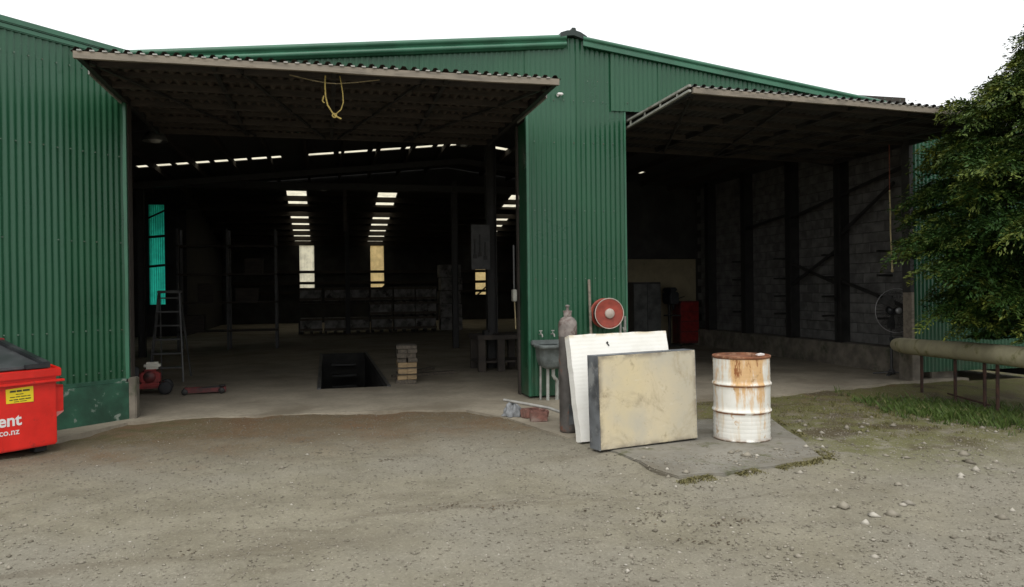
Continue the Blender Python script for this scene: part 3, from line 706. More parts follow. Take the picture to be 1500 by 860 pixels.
sk.add([(a, -.004, b) for a, b in c0]+[(a, .001, b) for a, b in c0], [(0, 1, 2, 3), (7, 6, 5, 4), (0, 4, 5, 1), (1, 5, 6, 2), (2, 6, 7, 3), (3, 7, 4, 0)])
stk = sk.build('sticker', 'sticker_yellow', bn)
mb = MB()
for zz, h, segs in ((.632, .018, ((-.455, -.40), (-.392, -.345), (-.335, -.27))), (.600, .007, ((-.40, -.375), (-.368, -.33))), (.575, .008, ((-.455, -.41), (-.402, -.36), (-.352, -.30), (-.293, -.265))), (.548, .010, ((-.46, -.43), (-.422, -.38), (-.37, -.32), (-.312, -.26))), (.527, .006, ((-.42, -.37), (-.36, -.30)))):
    for a, b in segs: mb.bb(a, b, -.0062, -.0045, zz-h/2+.01*(a+.36), zz+h/2+.01*(a+.36))
mb.build('print', 'print_dark', stk)
def text_part(body, size, x_right, z, mat, par, off=.0):
    cu = bpy.data.curves.new('txt', 'FONT'); cu.body = body; cu.size = size; cu.extrude = .001; cu.align_x = 'RIGHT'; cu.offset = off
    to = bpy.data.objects.new('txt', cu); COL.objects.link(to); dg = bpy.context.evaluated_depsgraph_get()
    me = bpy.data.meshes.new_from_object(to.evaluated_get(dg)); bpy.data.objects.remove(to); bpy.data.curves.remove(cu)
    me.materials.clear(); o = link('lettering', me, mat, par, (x_right, -.003, z), (math.pi/2, 0, 0)); return o
text_part('ent', .165, -.352, .293, 'white_paint', bn, .0042)
text_part('l.co.nz', .088, -.372, .203, 'white_paint', bn, .001)

# ------------------------------------------------------------------ drum
dr = thing('oil_drum', 'white steel drum streaked with orange rust on the concrete pad', 'drum', (6.72, -3.42, -.012))
rr = .292
prof = [(0, .008), (rr-.03, .008), (rr-.008, .0), (rr+.004, .002), (rr+.006, .014), (rr-.002, .022), (rr-.003, .03)]
z = .03
def hoop(zc): return [(rr-.002, zc-.024), (rr+.006, zc-.014), (rr+.013, zc-.004), (rr+.013, zc+.004), (rr+.006, zc+.014), (rr-.002, zc+.024)]
for i in range(5): zc = .07+.042*i; prof += [(rr-.003, zc-.016), (rr-.0005, zc), (rr-.003, zc+.016)]
prof += hoop(.305)+[(rr-.002, .36), (rr-.003, .45), (rr-.002, .53)]+hoop(.585)
for i in range(5): zc = .645+.042*i; prof += [(rr-.003, zc-.016), (rr-.0012, zc), (rr-.003, zc+.016)]
prof += [(rr-.003, .85)]
mb = MB(); mb.lathe(prof, 64); db = mb.build('shell', 'drum_paint', dr)
# dent the shell a little
for v in db.data.vertices:
    a = math.atan2(v.co.y, v.co.x); d = .006*math.sin(3*a+v.co.z*6)*math.sin(v.co.z*3.5)+.004*math.sin(7*a+2)*math.sin(v.co.z*9)
    v.co.x *= 1+d; v.co.y *= 1+d
mb = MB(); mb.lathe([(rr-.003, .848), (rr+.006, .856), (rr+.008, .872), (rr+.003, .880), (rr-.006, .878), (rr-.010, .858), (rr-.06, .857), (.12, .860), (0, .860)], 64); lidd = mb.build('lid', 'drum_rust', dr)
mb = MB(); mb.lathe([(.0, .885), (.02, .885), (.028, .88), (.03, .86)], 12, (.12, -.05, 0)); mb.build('bung', 'drum_rust', lidd)
mb = MB(); mb.box((.16, -.10, .885), (.10, .05, .014), Matrix.Rotation(.5, 3, 'Z'), .006); mb.build('paint_flake', 'white_paint', lidd)

# ------------------------------------------------------------------ panels leaning together
pf = thing('foam_block', 'white polystyrene slab leaning behind the stained cream panel', 'foam slab', (5.0, -3.2, .0), R(4))
mb = MB(); nx, nz = 14, 14
def fb(u, v, f): return (1.16*u+.006*vnoise(v*9, f, 4)*(1 if u in (0, 1) else 0), f, 1.12*v+.008*vnoise(u*7, f, 2)*(1 if v == 1 else 0))
for f, fl in ((0, 0), (.13, 1)):
    vs = [fb(i/nx, j/nz, f) for i in range(nx+1) for j in range(nz+1)]
    fs = [((i*(nz+1)+j), ((i+1)*(nz+1)+j), ((i+1)*(nz+1)+j+1), (i*(nz+1)+j+1)) for i in range(nx) for j in range(nz)]
    mb.add(vs, [t_[::-1] if fl else t_ for t_ in fs])
def side(pa, pb):
    mb.add(pa+pb, [(i, i+1, len(pa)+i+1, len(pa)+i) for i in range(len(pa)-1)])
side([fb(i/nx, 1, 0) for i in range(nx+1)], [fb(i/nx, 1, .13) for i in range(nx+1)]); side([fb(i/nx, 0, 0) for i in range(nx+1)], [fb(i/nx, 0, .13) for i in range(nx+1)])
side([fb(0, j/nz, 0) for j in range(nz+1)], [fb(0, j/nz, .13) for j in range(nz+1)]); side([fb(1, j/nz, 0) for j in range(nz+1)], [fb(1, j/nz, .13) for j in range(nz+1)])
slabf = mb.build('slab', 'polystyrene', pf); slabf.rotation_euler = (R(-13), R(-1), 0); slabf.location = (0, .0, .0)
mb = MB(); mb.beam((.425, -.004, 1.02), (.45, -.004, .985), .006, .014); mb.beam((.43, -.004, 1.03), (.437, -.004, 1.015), .006, .02); mb.build('scuff_mark', 'black_rubber', slabf)
fp = thing('panel_box', 'stained cream panel with dark grey edges leaning on the foam slab', 'panel', (5.05, -3.63, .0), R(11))
mb = MB(); mb.bb(.004, 1.19, .0, .02, .006, .925); pface = mb.build('face', 'fibre_board', fp, .006)
mb = MB(); mb.bb(0, .012, .006, .20, 0, .93); mb.bb(1.182, 1.195, .006, .2, 0, .93); mb.bb(.0125, 1.1815, .022, .20, .918, .93); mb.bb(.0125, 1.1815, .022, .2, 0, .012); eg = mb.build('edge', 'edge_grey', fp, .002)
mb = MB(); mb.bb(.013, 1.181, .19, .199, .013, .917); mb.build('back', 'edge_grey', fp)
for o in fp.children: o.location.z = -.008
for o in fp.children: o.rotation_euler = (R(-1.2), R(-.6), 0)

# ------------------------------------------------------------------ gas cylinder
gc = thing('gas_cylinder', 'tall grey rusty gas cylinder standing beside the washtub', 'gas cylinder', (5.06, -2.62, .0))
mb = MB(); mb.lathe([(0, .0), (.085, .0), (.098, .012), (.102, .04), (.102, 1.06)], 28); mb.build('body', 'cylinder_grey', gc)
mb = MB(); mb.lathe([(.103, 1.06), (.104, 1.10), (.104, 1.19), (.098, 1.225), (.075, 1.26), (.045, 1.278), (.038, 1.28)], 28); mb.build('shoulder', 'cylinder_cap', gc)
mb = MB(); mb.lathe([(.044, 1.279), (.046, 1.325), (.03, 1.345), (.016, 1.35), (.016, 1.385), (.024, 1.39), (.024, 1.402), (.010, 1.41), (0, 1.41)], 16); mb.tube([(-.05, 0, 1.335), (.05, 0, 1.335)], .010, 8); mb.build('valve', 'cylinder_cap', gc)
mb = MB(); mb.bb(-.03, .05, -.106, -.1025, .10, .32); mb.build('worn_patch', 'edge_grey', gc)

# ------------------------------------------------------------------ washtub
wt = thing('washtub', 'old grey concrete washtub on pipe legs against the green wall', 'washtub', (5.575, -.28, 0))
mb = MB()
def tub_ring(hx, hy, z, n=28):
    return [(hx*math.copysign(abs(math.cos(a))**.5, math.cos(a)), hy*math.copysign(abs(math.sin(a))**.5, math.sin(a)), z) for a in [2*math.pi*i/n for i in range(n)]]
SK = .86
rings = [tub_ring(.12, .12, .46), tub_ring(.19, .18, .50), tub_ring(.225, .21, .62), tub_ring(.235, .22, .75), tub_ring(.26, .245, .755), tub_ring(.265, .25, .80), tub_ring(.225, .21, .805), tub_ring(.20, .19, .62), tub_ring(.12, .1, .52)]
vs = [(p[0]*SK, p[1], p[2]) for r in rings for p in r]; n = 28
mb.add(vs, [(i*n+k, i*n+(k+1) % n, (i+1)*n+(k+1) % n, (i+1)*n+k) for i in range(len(rings)-1) for k in range(n)]+[tuple(range(n))[::-1], tuple(range(8*n, 9*n))], True)
mb.build('basin', 'concrete_tub', wt)
mb = MB(); mb.bb(-.232, .232, .17, .25, .78, .85); mb.build('splashback', 'concrete_tub', wt, .012)
for x in (-.14, .14): mb = MB(); mb.tube([(x, .05, .5), (x, .08, .0)], .018, 8); mb.build('leg', 'galvanised', wt)
mb = MB(); mb.tube([(0.02, -.03, .47), (.02, -.03, .36), (.05, -.02, .31), (.07, 0, .30), (.09, .02, .27), (.09, .03, .0)], .026, 10); mb.build('waste_pipe', 'pvc', wt)
mb = MB(); mb.tube([(-.05, .0, .47), (-.05, .02, .0)], .024, 10); mb.build('waste_pipe', 'pvc', wt)
for x in (-.10, .08):
    mb = MB(); mb.tube([(x, .24, .93), (x, .12, .94), (x, .09, .93), (x, .08, .90)], .011, 8); mb.tube([(x, .16, .94), (x, .16, .985)], .008, 6); mb.tube([(x-.025, .16, .985), (x+.025, .16, .985)], .008, 6); mb.build('tap', 'galvanised', wt)

# ------------------------------------------------------------------ odds beside the cylinder
bk = thing('masonry_block', 'reddish hollow masonry block lying at the slab edge', 'block', (4.93, -1.86, 0), R(-8))
part('shell', 'brick_red', bk, lambda m: (m.bb(-.10, .10, -.07, -.04, 0, .12), m.bb(-.10, .10, .06, .09, 0, .12), m.bb(-.10, -.07, -.04, .06, 0, .12), m.bb(.07, .10, -.04, .06, 0, .12), m.bb(-.015, .015, -.04, .06, 0, .11)), .008)
b2 = thing('rubble_brick', 'dusty red brick lying behind the hollow block', 'brick', (4.90, -1.58, 0), R(20))
part('brick', 'brick_red', b2, lambda m: m.box((0, 0, .06), (.22, .12, .12), None, .01), .014)
b3 = thing('rubble_brick', 'small dusty broken brick leaning by the washtub legs', 'brick', (5.04, -1.66, 0), R(60))
part('brick', 'brick_red', b3, lambda m: m.box((0, 0, .05), (.15, .1, .10), Matrix.Rotation(.2, 3, 'X'), .014), .012)
rg = thing('crumpled_rag', 'crumpled pale grey rag draped over bricks beside the pillar', 'rag', (4.72, -1.42, 0))
mb = MB(); nu, nv = 26, 12
for i in range(nu+1):
    for j in range(nv+1):
        a = 2*math.pi*i/nu; b = math.pi*.5*j/nv; k = 1+.28*math.sin(5*a+3*b)+.16*math.sin(9*a-4*b)
        mb.v.append((.11*k*math.cos(a)*math.cos(b), .10*k*math.sin(a)*math.cos(b), .16*math.sin(b)*(1+.2*math.sin(4*a))+.005))
mb.f = [(i*(nv+1)+j, (i+1)*(nv+1)+j, (i+1)*(nv+1)+j+1, i*(nv+1)+j+1) for i in range(nu) for j in range(nv)]; mb.sm = [True]*len(mb.f); mb.build('cloth', 'rag', rg)
po = MB(); po.tube([(4.62, -1.36, .20), (5.05, -1.88, .155), (5.42, -2.25, .03)], .018, 10); setp(po.build('metal_pole', 'galvanised'), 'thin grey metal pole lying over the bricks towards the cylinder', 'pole')
lp = MB(); lp.tube([(6.20, -.35, .0), (6.215, -.20, .85), (6.235, -.075, 1.72)], .022, 8); setp(lp.build('timber_pole', 'weathered_wood'), 'upright weathered timber pole leaning on the green wall', 'pole')

# hose reel
hr = thing('hose_reel', 'red fire hose reel with pale hub on the green wall', 'hose reel', (6.44, -.27, 1.225))
for yy in (-.08, .12):
    mb = MB(); mb.lathe([(.0, yy-.005), (.06, yy-.012), (.19, yy), (.215, yy-.008), (.22, yy+.004), (.21, yy+.014), (.0, yy+.012)], 40, axis='Y'); mb.build('disc', 'reel_red', hr)
mb = MB(); mb.lathe([(0, -.125), (.062, -.122), (.072, -.11), (.072, -.085)], 24, axis='Y'); mb.build('hub', 'reel_pale', hr)
mb = MB()
for k in range(6): mb.torus((0, -.05+.03*k, 0), .165, .014, 'Y', 32, 6)
mb.build('hose', 'black_rubber', hr)
mb = MB(); mb.torus((0, -.088, 0), .218, .007, 'Y', 40, 6); mb.build('rim', 'reel_pale', hr)
part('bracket', 'galvanised', hr, lambda m: (m.bb(-.02, .02, .135, .26, -.02, .02), m.bb(.185, .215, -.02, .02, -.6, -.02), m.bb(-.02, .21, .14, .165, -.03, .03), m.bb(.185, .215, .0, .24, -.10, -.07)), .003)
hp = MB(); hp.tube([(6.79, -.09, 0), (6.79, -.09, 1.17)], .022, 8); setp(hp.build('stand_pipe', 'galvanised'), 'short pale standpipe beside the hose reel at pillar edge', 'pipe')
nz_ = MB(); nz_.tube([(6.66, -.33, 1.02), (6.69, -.32, .93), (6.74, -.25, .90), (6.77, -.15, .97)], .011, 8); nz_.build('nozzle_hose', 'galvanised', hr).location = (-6.44, .27, -1.225)

# ------------------------------------------------------------------ ropes
rp = MB()
z0 = 4.03
rp.tube([(2.49, -1.80, z0-.0), (2.485, -1.80, 3.93), (2.49, -1.79, 3.80), (2.51, -1.79, 3.70), (2.56, -1.79, 3.62), (2.60, -1.79, 3.575), (2.66, -1.79, 3.55)], .0095, 6)
rp.tube([(2.60, -1.79, 3.60), (2.66, -1.78, 3.66), (2.685, -1.78, 3.74), (2.68, -1.78, 3.85), (2.665, -1.78, 3.95), (2.65, -1.78, 4.04)], .007, 6)
rp.torus((2.585, -1.79, 3.585), .022, .009, 'Y', 12, 5)
rp.tube([(2.47, -1.80, 3.80), (2.455, -1.80, 3.74), (2.475, -1.80, 3.72)], .008, 6)
setp(rp.build('pull_rope', 'rope_yellow'), 'knotted yellow pull rope hanging under the left tilt door', 'rope')
rs = MB(); rs.tube([(2.1, -1.75, 4.03), (2.35, -1.77, 3.975), (2.5, -1.79, 3.95), (2.62, -1.78, 3.95), (2.85, -1.76, 3.985), (3.1, -1.75, 4.03)], .006, 6); setp(rs.build('slack_cord', 'rope_dull'), 'slack grey cord strung under the left tilt door', 'cord')
rr_ = thing('hanging_rope', 'long thin rope hanging above the pedestal fan in right opening', 'rope', (11.80, .30, 0))
mb = MB(); mb.tube([(0, .0, 4.05), (.005, 0, 3.6), (.0, 0, 3.2)], .011, 6); mb.build('upper_cord', 'rope_red', rr_)
mb = MB(); mb.tube([(0, 0, 3.2), (.012, 0, 2.9), (.01, 0, 2.5), (.03, .0, 2.1), (.04, 0, 1.85)], .014, 6); mb.lathe([(0, 1.80), (.022, 1.81), (.024, 1.85), (0, 1.87)], 10, (.04, 0, 0)); mb.build('lower_cord', 'rope_tan', rr_)

# ------------------------------------------------------------------ pedestal fan
fa = thing('pedestal_fan', 'black pedestal fan with round wire cage by the right jamb', 'fan', (12.17, .62, 0), R(-12))
cage = MB()
cage.torus((0, -.05, 1.14), .385, .007, 'Y', 40, 5)
cage.build('cage', 'fan_wire', fa)
mb = MB()
for k in range(30):
    a = 2*math.pi*k/30; c_, s_ = math.cos(a), math.sin(a)
    mb.tube([(.05*c_, -.13, 1.14+.05*s_), (.24*c_, -.115, 1.14+.24*s_), (.385*c_, -.05, 1.14+.385*s_), (.3*c_, .08, 1.14+.3*s_), (.06*c_, .09, 1.14+.06*s_)], .0022, 4, False)

for yy, r_ in ((.08, .33), (-.115, .24), (-.125, .12)): mb.torus((0, yy, 1.14), r_, .0025, 'Y', 40, 4)
mb.build('cage_wires', 'dark_steel', fa)
mb = MB(); mb.lathe([(0, -.135), (.05, -.132), (.055, -.12), (.055, -.1)], 20, (0, 0, 1.14), 'Y'); mb.build('badge', 'fan_wire', fa)
mb = MB(); mb.lathe([(.0, .06), (.085, .07), (.09, .16), (.06, .24), (0, .25)], 20, (0, 0, 1.14), 'Y'); mb.build('motor', 'black_plastic', fa)
for k in range(3):
    a0 = 2*math.pi*k/3; vs = []
    for i in range(6):
        r_ = .05+.29*i/5; wd = .32+.20*math.sin(math.pi*i/5)
        for sgn in (-1, 1):
            a = a0+sgn*wd*.8+.25*i/5; vs.append((r_*math.cos(a), -.01+sgn*.03, 1.14+r_*math.sin(a)))
    mb = MB(); mb.add(vs, [(2*i, 2*i+1, 2*i+3, 2*i+2) for i in range(5)], True); mb.build('blade', 'grey_steel', fa)
mb = MB(); mb.tube([(0, .14, .03), (0, .14, .62)], .024, 10); mb.tube([(0, .14, .62), (0, .14, 1.10)], .017, 10); mb.build('pole', 'grey_steel', fa)
part('knob', 'black_plastic', fa, lambda m: m.lathe([(0, .60), (.034, .60), (.036, .66), (0, .67)], 12, (0, .14, 0)))
mb = MB()
for a in (-.2, 1.2, 2.6, 4.0): mb.beam((0, .14, .05), (.30*math.cos(a), .14+.30*math.sin(a), .012), .05, .02)
mb.lathe([(0, .09), (.04, .09), (.06, .04), (.06, .01), (0, .01)], 14, (0, .14, 0)); mb.build('base', 'grey_steel', fa)

# ------------------------------------------------------------------ machines and clutter inside the left bay
pc = thing('engine_unit', 'red petrol engine unit with white tank just inside left jamb', 'engine', (-.18, 2.42, 0), R(8))
part('base_frame', 'machine_red', pc, lambda m: (m.bb(-.42, .16, -.16, .16, .10, .18)), .03)
part('engine_block', 'machine_red', pc, lambda m: (m.bb(-.22, .08, -.13, .13, .18, .36), m.box((-.07, 0, .375), (.22, .2, .05))), .03)
mb = MB(); mb.lathe([(0, -.145), (.08, -.145), (.09, -.13), (.09, -.1)], 20, (-.08, 0, .28), 'Y'); mb.build('starter_cowl', 'dark_red', pc)
part('fuel_tank', 'tank_white', pc, lambda m: m.bb(-.16, .08, -.11, .1, .40, .51), .035)
part('fuel_cap', 'black_plastic', pc, lambda m: m.lathe([(.03, .505), (.03, .53), (0, .532)], 12, (-.05, 0, 0)))
for x, y in ((.15, -.2), (.15, .2), (-.38, -.2), (-.38, .2)):
    mb = MB(); mb.lathe([(0, -.03), (.07, -.03), (.10, -.02), (.105, 0), (.10, .02), (.07, .03), (0, .03)], 20, (x, y, .105), 'Y'); wh = mb.build('wheel', 'black_rubber', pc)
part('handle', 'dark_steel', pc, lambda m: m.tube([(-.36, -.14, .18), (-.5, -.14, .62), (-.5, .14, .62), (-.36, .14, .18)], .014, 8))
part('air_filter', 'black_plastic', pc, lambda m: m.bb(-.33, -.23, -.08, .08, .26, .44), .02)
# step ladder
sl = thing('step_ladder', 'aluminium step ladder standing in the dark behind the engine unit', 'ladder', (-.32, 4.0, 0))
for s_ in (-1, 1):
    part('rail', 'aluminium', sl, lambda m: m.beam((s_*.28, 0, 0), (s_*.17, .36, 1.62), .025, .06)); part('rear_leg', 'aluminium', sl, lambda m: m.beam((s_*.26, .95, 0), (s_*.17, .42, 1.60), .022, .04))
for i in range(6):
    z = .26+.25*i; f = z/1.62; part('tread', 'aluminium', sl, lambda m: m.bb(-.28+.11*f, .28-.11*f, .36*f-.05, .36*f+.06, z-.012, z+.014))
part('top_cap', 'aluminium', sl, lambda m: m.bb(-.2, .2, .32, .47, 1.60, 1.65), .01)
# trolley jack
tj = thing('trolley_jack', 'low dark red trolley jack lying on the floor near the engine', 'trolley jack', (.56, 2.2, 0), R(4))
for s_ in (-1, 1): part('side_plate', 'dark_red', tj, lambda m: m.bb(-.28, .34, s_*.10-.012, s_*.10+.012, .025, .095), .004)
part('cross_plate', 'dark_red', tj, lambda m: m.bb(-.05, .33, -.085, .085, .03, .06)); part('lift_arm', 'dark_steel', tj, lambda m: (m.beam((-.1, 0, .07), (.28, 0, .10), .07, .04), m.lathe([(0, .1), (.05, .1), (.055, .125), (0, .125)], 14, (.28, 0, 0))), .004)
for x, s_ in ((-.26, -1), (-.26, 1), (.28, -1), (.28, 1)):
    mb = MB(); mb.lathe([(0, -.02), (.045, -.02), (.05, 0), (.045, .02), (0, .02)], 14, (x, s_*.135, .05), 'Y'); mb.build('wheel', 'dark_steel', tj)
# stacked timber
ts = thing('timber_stack', 'short stack of sawn timber offcuts beside the inspection pit', 'timber stack', (3.80, 2.35, 0), R(-4))
z = 0
for i, (h, mt, cross) in enumerate(((.07, 'timber_grey', 1), (.085, 'timber_pale', 0), (.02, 'timber_grey', 1), (.085, 'timber_pale', 0), (.02, 'timber_grey', 1), (.085, 'timber_pale', 0), (.075, 'timber_grey', 0), (.085, 'timber_grey', 0), (.07, 'timber_grey', 0), (.06, 'timber_grey', 1))):
    if cross: part('bearer', mt, ts, lambda m: m.box((random.uniform(-.02, .02), .2, z+h/2), (.34, .5, h-.003), None, .006), .003)
    else:
        for k in (-1, 1):
            part('timber', mt, ts, lambda m: m.box((k*.083+random.uniform(-.012, .012), .28+random.uniform(-.04, .04), z+h/2), (.16, .62, h-.004), Matrix.Rotation(random.uniform(-.04, .04), 3, 'Z'), .004), .004)
    z += h
for i, (x, y, a, l_) in enumerate(((4.25, 3.5, .30, 1.3), (4.2, 4.1, .9, 1.1))):
    o = MB(); o.box((0, 0, .03), (l_, .12, .05), None, .005); setp(o.build('loose_plank', 'timber_grey', None, .004, (x, y, 0), (0, 0, a)), ('long' if i == 0 else 'shorter')+' dark plank lying on the floor behind the timber stack', 'plank')
# work bench and hung boards by the middle column
wb = thing('work_bench', 'heavy dark timber workbench behind the green pillar edge', 'workbench', (5.75, 4.0, 0))
part('top', 'bench_timber', wb, lambda m: m.bb(-.45, .55, -.35, .6, .62, .71), .008)
for x, y in ((-.36, -.27), (.02, -.29), (.42, -.27), (-.36, .5), (.42, .5)): part('leg', 'bench_timber', wb, lambda m: m.bb(x-.07, x+.07, y-.05, y+.05, 0, .62), .006)
part('shelf', 'bench_timber', wb, lambda m: m.bb(-.42, .5, -.2, .5, .16, .20))
part('vice', 'dark_steel', wb, lambda m: (m.bb(-.30, -.14, -.30, -.05, .71, .80), m.tube([(-.22, -.46, .77), (-.22, -.3, .77)], .02, 8)), .01)
hb = thing('hung_board', 'dull grey tool board hung above the workbench on the column', 'tool board', (5.52, 4.2, 2.0))
part('board', 'grey_steel', hb, lambda m: m.bb(-.22, .16, -.02, .02, 0, .9), .004)
for x, z, l_ in ((-.15, .6, .3), (-.05, .7, .36), (.06, .55, .28)): part('hung_tool', 'dark_steel', hb, lambda m: (m.bb(x-.01, x+.01, -.05, -.025, z-l_, z), m.bb(x-.035, x+.035, -.05, -.025, z-l_-.08, z-l_)))
cb = thing('switch_box', 'small pale switch box and conduit on the inner pillar edge', 'switch box', (5.19, .30, 1.35))
part('box', 'pale_steel', cb, lambda m: m.bb(-.03, .03, -.06, .06, .06, .24), .01); part('conduit', 'grey_steel', cb, lambda m: m.tube([(0, 0, .24), (0, 0, .9)], .014, 8)); part('drop_cable', 'rope_dull', cb, lambda m: m.tube([(0, -.02, .06), (.0, -.05, -.15), (.01, -.03, -.35)], .010, 6))
# shelving on the left, deep in the dark
sv = thing('shelf_rack', 'dark steel shelving rack deep in the left of the workshop', 'shelving', (-.2, 12.2, 0))
for x in (-1.3, 0, 1.3):
    for y in (-.3, .3): part('upright', 'grey_steel', sv, lambda m: m.bb(x-.03, x+.03, y-.03, y+.03, 0, 3.4))
for z in (.5, 1.3, 2.1, 2.9): part('shelf', 'dark_timber', sv, lambda m: m.bb(-1.33, 1.33, -.33, .33, z, z+.05))
for i, (x, z, w_, h, lab) in enumerate(((-.9, .55, .5, .4, 'lowest bulky'), (.5, 1.35, .6, .35, 'long flat'), (-.6, 1.35, .4, .5, 'tall'), (.7, 2.15, .5, .4, 'upper'))):
    o = MB(); o.bb(-w_/2, w_/2, -.2, .2, 0, h); o.bb(-w_/2-.01, w_/2+.01, -.21, .21, h+.001, h+.03); setp(o.build('storage_carton', 'dark_timber', None, .004, (-.2+x, 12.2, z)), lab+' dark carton on the steel shelving rack', 'carton')
# pallet crates at the far end
cg = 'slatted crates stacked at the far end'
def crate_mesh():
    mb = MB(); return mb
cparts = []
mb = MB(); mb.bb(-.4, .4, -.35, .35, .10, .60); cparts.append(('box', mb.mesh('box', .01), 'crate'))
slm = MB(); slm.bb(-.42, .42, -.375, -.352, -.045, .045); slat = slm.mesh('slat'); cparts.append(('slat', slat, 'timber_grey'))
bm_ = MB(); bm_.bb(-.05, .05, -.36, .36, 0, .098); bear = bm_.mesh('bearer')
def crate(x, y, z, lab):
    t_ = thing('crate', lab, 'crate', (x, y, z), 0, cg)
    link('box', cparts[0][1], 'crate', t_)
    for zz in (.16, .55): link('slat', slat, 'timber_grey', t_, (0, 0, zz))
    for xx in (-.35, 0, .35): link('bearer', bear, 'dark_timber', t_, (xx, 0, 0))
for r_ in range(3):
    for c_ in range(6):
        if r_ == 1 and c_ < 3: continue
        row = ('bottom', 'middle', 'top')[r_]; ordn = ('first', 'second', 'third', 'fourth', 'fifth', 'sixth')[c_-3 if r_ == 1 else c_]
        crate(1.95+.88*c_+random.uniform(-.03, .03), 19.4+random.uniform(-.05, .05), .58*r_ if r_ < 2 else 1.16, '%s crate from the left in the %s row at the far end' % (ordn, row))
sb = thing('crate_shelf', 'low dark shelf frame carrying the top crates on the left', 'shelf', (2.83, 19.4, 0))
part('deck', 'dark_timber', sb, lambda m: m.bb(-1.36, 1.30, -.36, .36, 1.10, 1.155))
for x in (-1.34, 1.28):
    for y in (-.37, .37): part('leg', 'dark_steel', sb, lambda m: m.bb(x-.02, x+.02, y-.02, y+.02, 0, 1.1))
tb = thing('timber_rack', 'tall dark stack of boxes right of the crates at far end', 'box stack', (7.35, 19.5, 0))
for i in range(5): part('box', 'crate', tb, lambda m: m.box((random.uniform(-.04, .04), 0, .26+.53*i), (.86, .7, .50)), .01)
# high bay lamps
for (x, y, z, s_, lab) in ((-.33, 3.4, 4.20, 1.0, 'large high bay lamp behind the left tilt door'), (2.45, 12.5, 4.62, 1.0, 'far high bay lamp hanging mid-way down the workshop'), (5.55, 6.2, 4.86, .9, 'high bay lamp hanging near the ridge behind the left tilt door')):
    lm = thing('pendant_lamp', lab, 'lamp', (x, y, z), 0, 'high bay lamps under the roof')
    part('shade', 'lamp_grey', lm, lambda m: m.lathe([(.20*s_, 0), (.205*s_, .01), (.17*s_, .10), (.09*s_, .17), (.07*s_, .26), (.03, .28)], 24)); part('glass', 'lamp_glass', lm, lambda m: m.lathe([(0, -.03), (.08*s_, -.02), (.12*s_, .03), (0.12*s_, .06)], 20))
    part('cable', 'black_rubber', lm, lambda m: m.tube([(0, 0, .27), (0, 0, max(.32, (roof_z(x) if y < 11 else 5.45)-z-.1))], .01, 6))

# right bay contents
rc = thing('tool_cabinet', 'dark red steel cabinet against the cream partition', 'cabinet', (12.18, 8.55, 0))
part('carcass', 'dark_red', rc, lambda m: m.bb(-.28, .28, -.25, .25, .06, 1.22), .012)
for z in (.12, .40, .68, .94): part('drawer', 'machine_red', rc, lambda m: m.bb(-.26, .26, -.268, -.251, z, z+.24), .006)
gcb = thing('grey_cupboard', 'pale grey cupboard against the partition beside the pillar', 'cupboard', (10.95, 8.6, 0))
part('carcass', 'grey_steel', gcb, lambda m: m.bb(-.4, .4, -.25, .25, .05, 1.75), .012)
for x in (-.2, .2): part('door', 'lamp_grey', gcb, lambda m: m.bb(x-.19, x+.19, -.27, -.252, .1, 1.7), .006)
dp = thing('drill_press', 'black drill press silhouetted before the cream partition', 'drill press', (11.62, 8.3, 0))
part('base', 'dark_steel', dp, lambda m: m.bb(-.2, .2, -.25, .2, 0, .06), .01); part('column', 'dark_steel', dp, lambda m: m.tube([(0, .1, .05), (0, .1, 1.5)], .04, 12))
part('head', 'black_plastic', dp, lambda m: (m.bb(-.13, .13, -.25, .25, 1.15, 1.48), m.bb(-.1, .1, -.2, .3, 1.48, 1.6)), .03); part('table', 'dark_steel', dp, lambda m: m.bb(-.18, .18, -.25, .08, .82, .86), .006)
part('chuck', 'dark_steel', dp, lambda m: m.lathe([(0, .98), (.02, .98), (.035, 1.06), (.035, 1.15)], 12, (0, -.14, 0)))
part('handle', 'dark_steel', dp, lambda m: (m.tube([(.13, -.1, 1.28), (.3, -.22, 1.36)], .012, 6), m.tube([(.13, -.1, 1.28), (.3, 0, 1.16)], .012, 6)))

# ------------------------------------------------------------------ pipe rail on the right
pi = thing('rail_pipe', 'thick mossy cement pipe on rusty posts under the conifer', 'pipe', (0, 0, 0))
pp = [(11.62, -.02, .60), (11.60, -.12, .60), (11.55, -.22, .605), (11.40, -.5, .615), (11.2, -1.2, .635), (11.02, -1.9, .66), (10.75, -2.9, .685), (10.45, -4.0, .70), (10.2, -4.9, .71)]
mb = MB(); mb.tube(pp, [.10, .115, .122, .125, .126, .128, .13, .13, .13], 20); mb.build('pipe', 'pipe_cement', pi)
for x, y in ((11.27, -.95), (11.05, -1.8), (10.88, -2.45), (10.80, -2.72), (10.3, -4.5)):
    gz = float(ground_z(np.array(x), np.array(y)))
    mb = MB(); mb.tube([(x, y, gz-.05), (x, y, .56)], .022, 8); mb.build('post', 'rusty_steel', pi)
mb = MB(); mb.tube([(11.1, -1.62, .02), (10.86, -2.55, .0)], .014, 6); mb.build('stay', 'rusty_steel', pi)

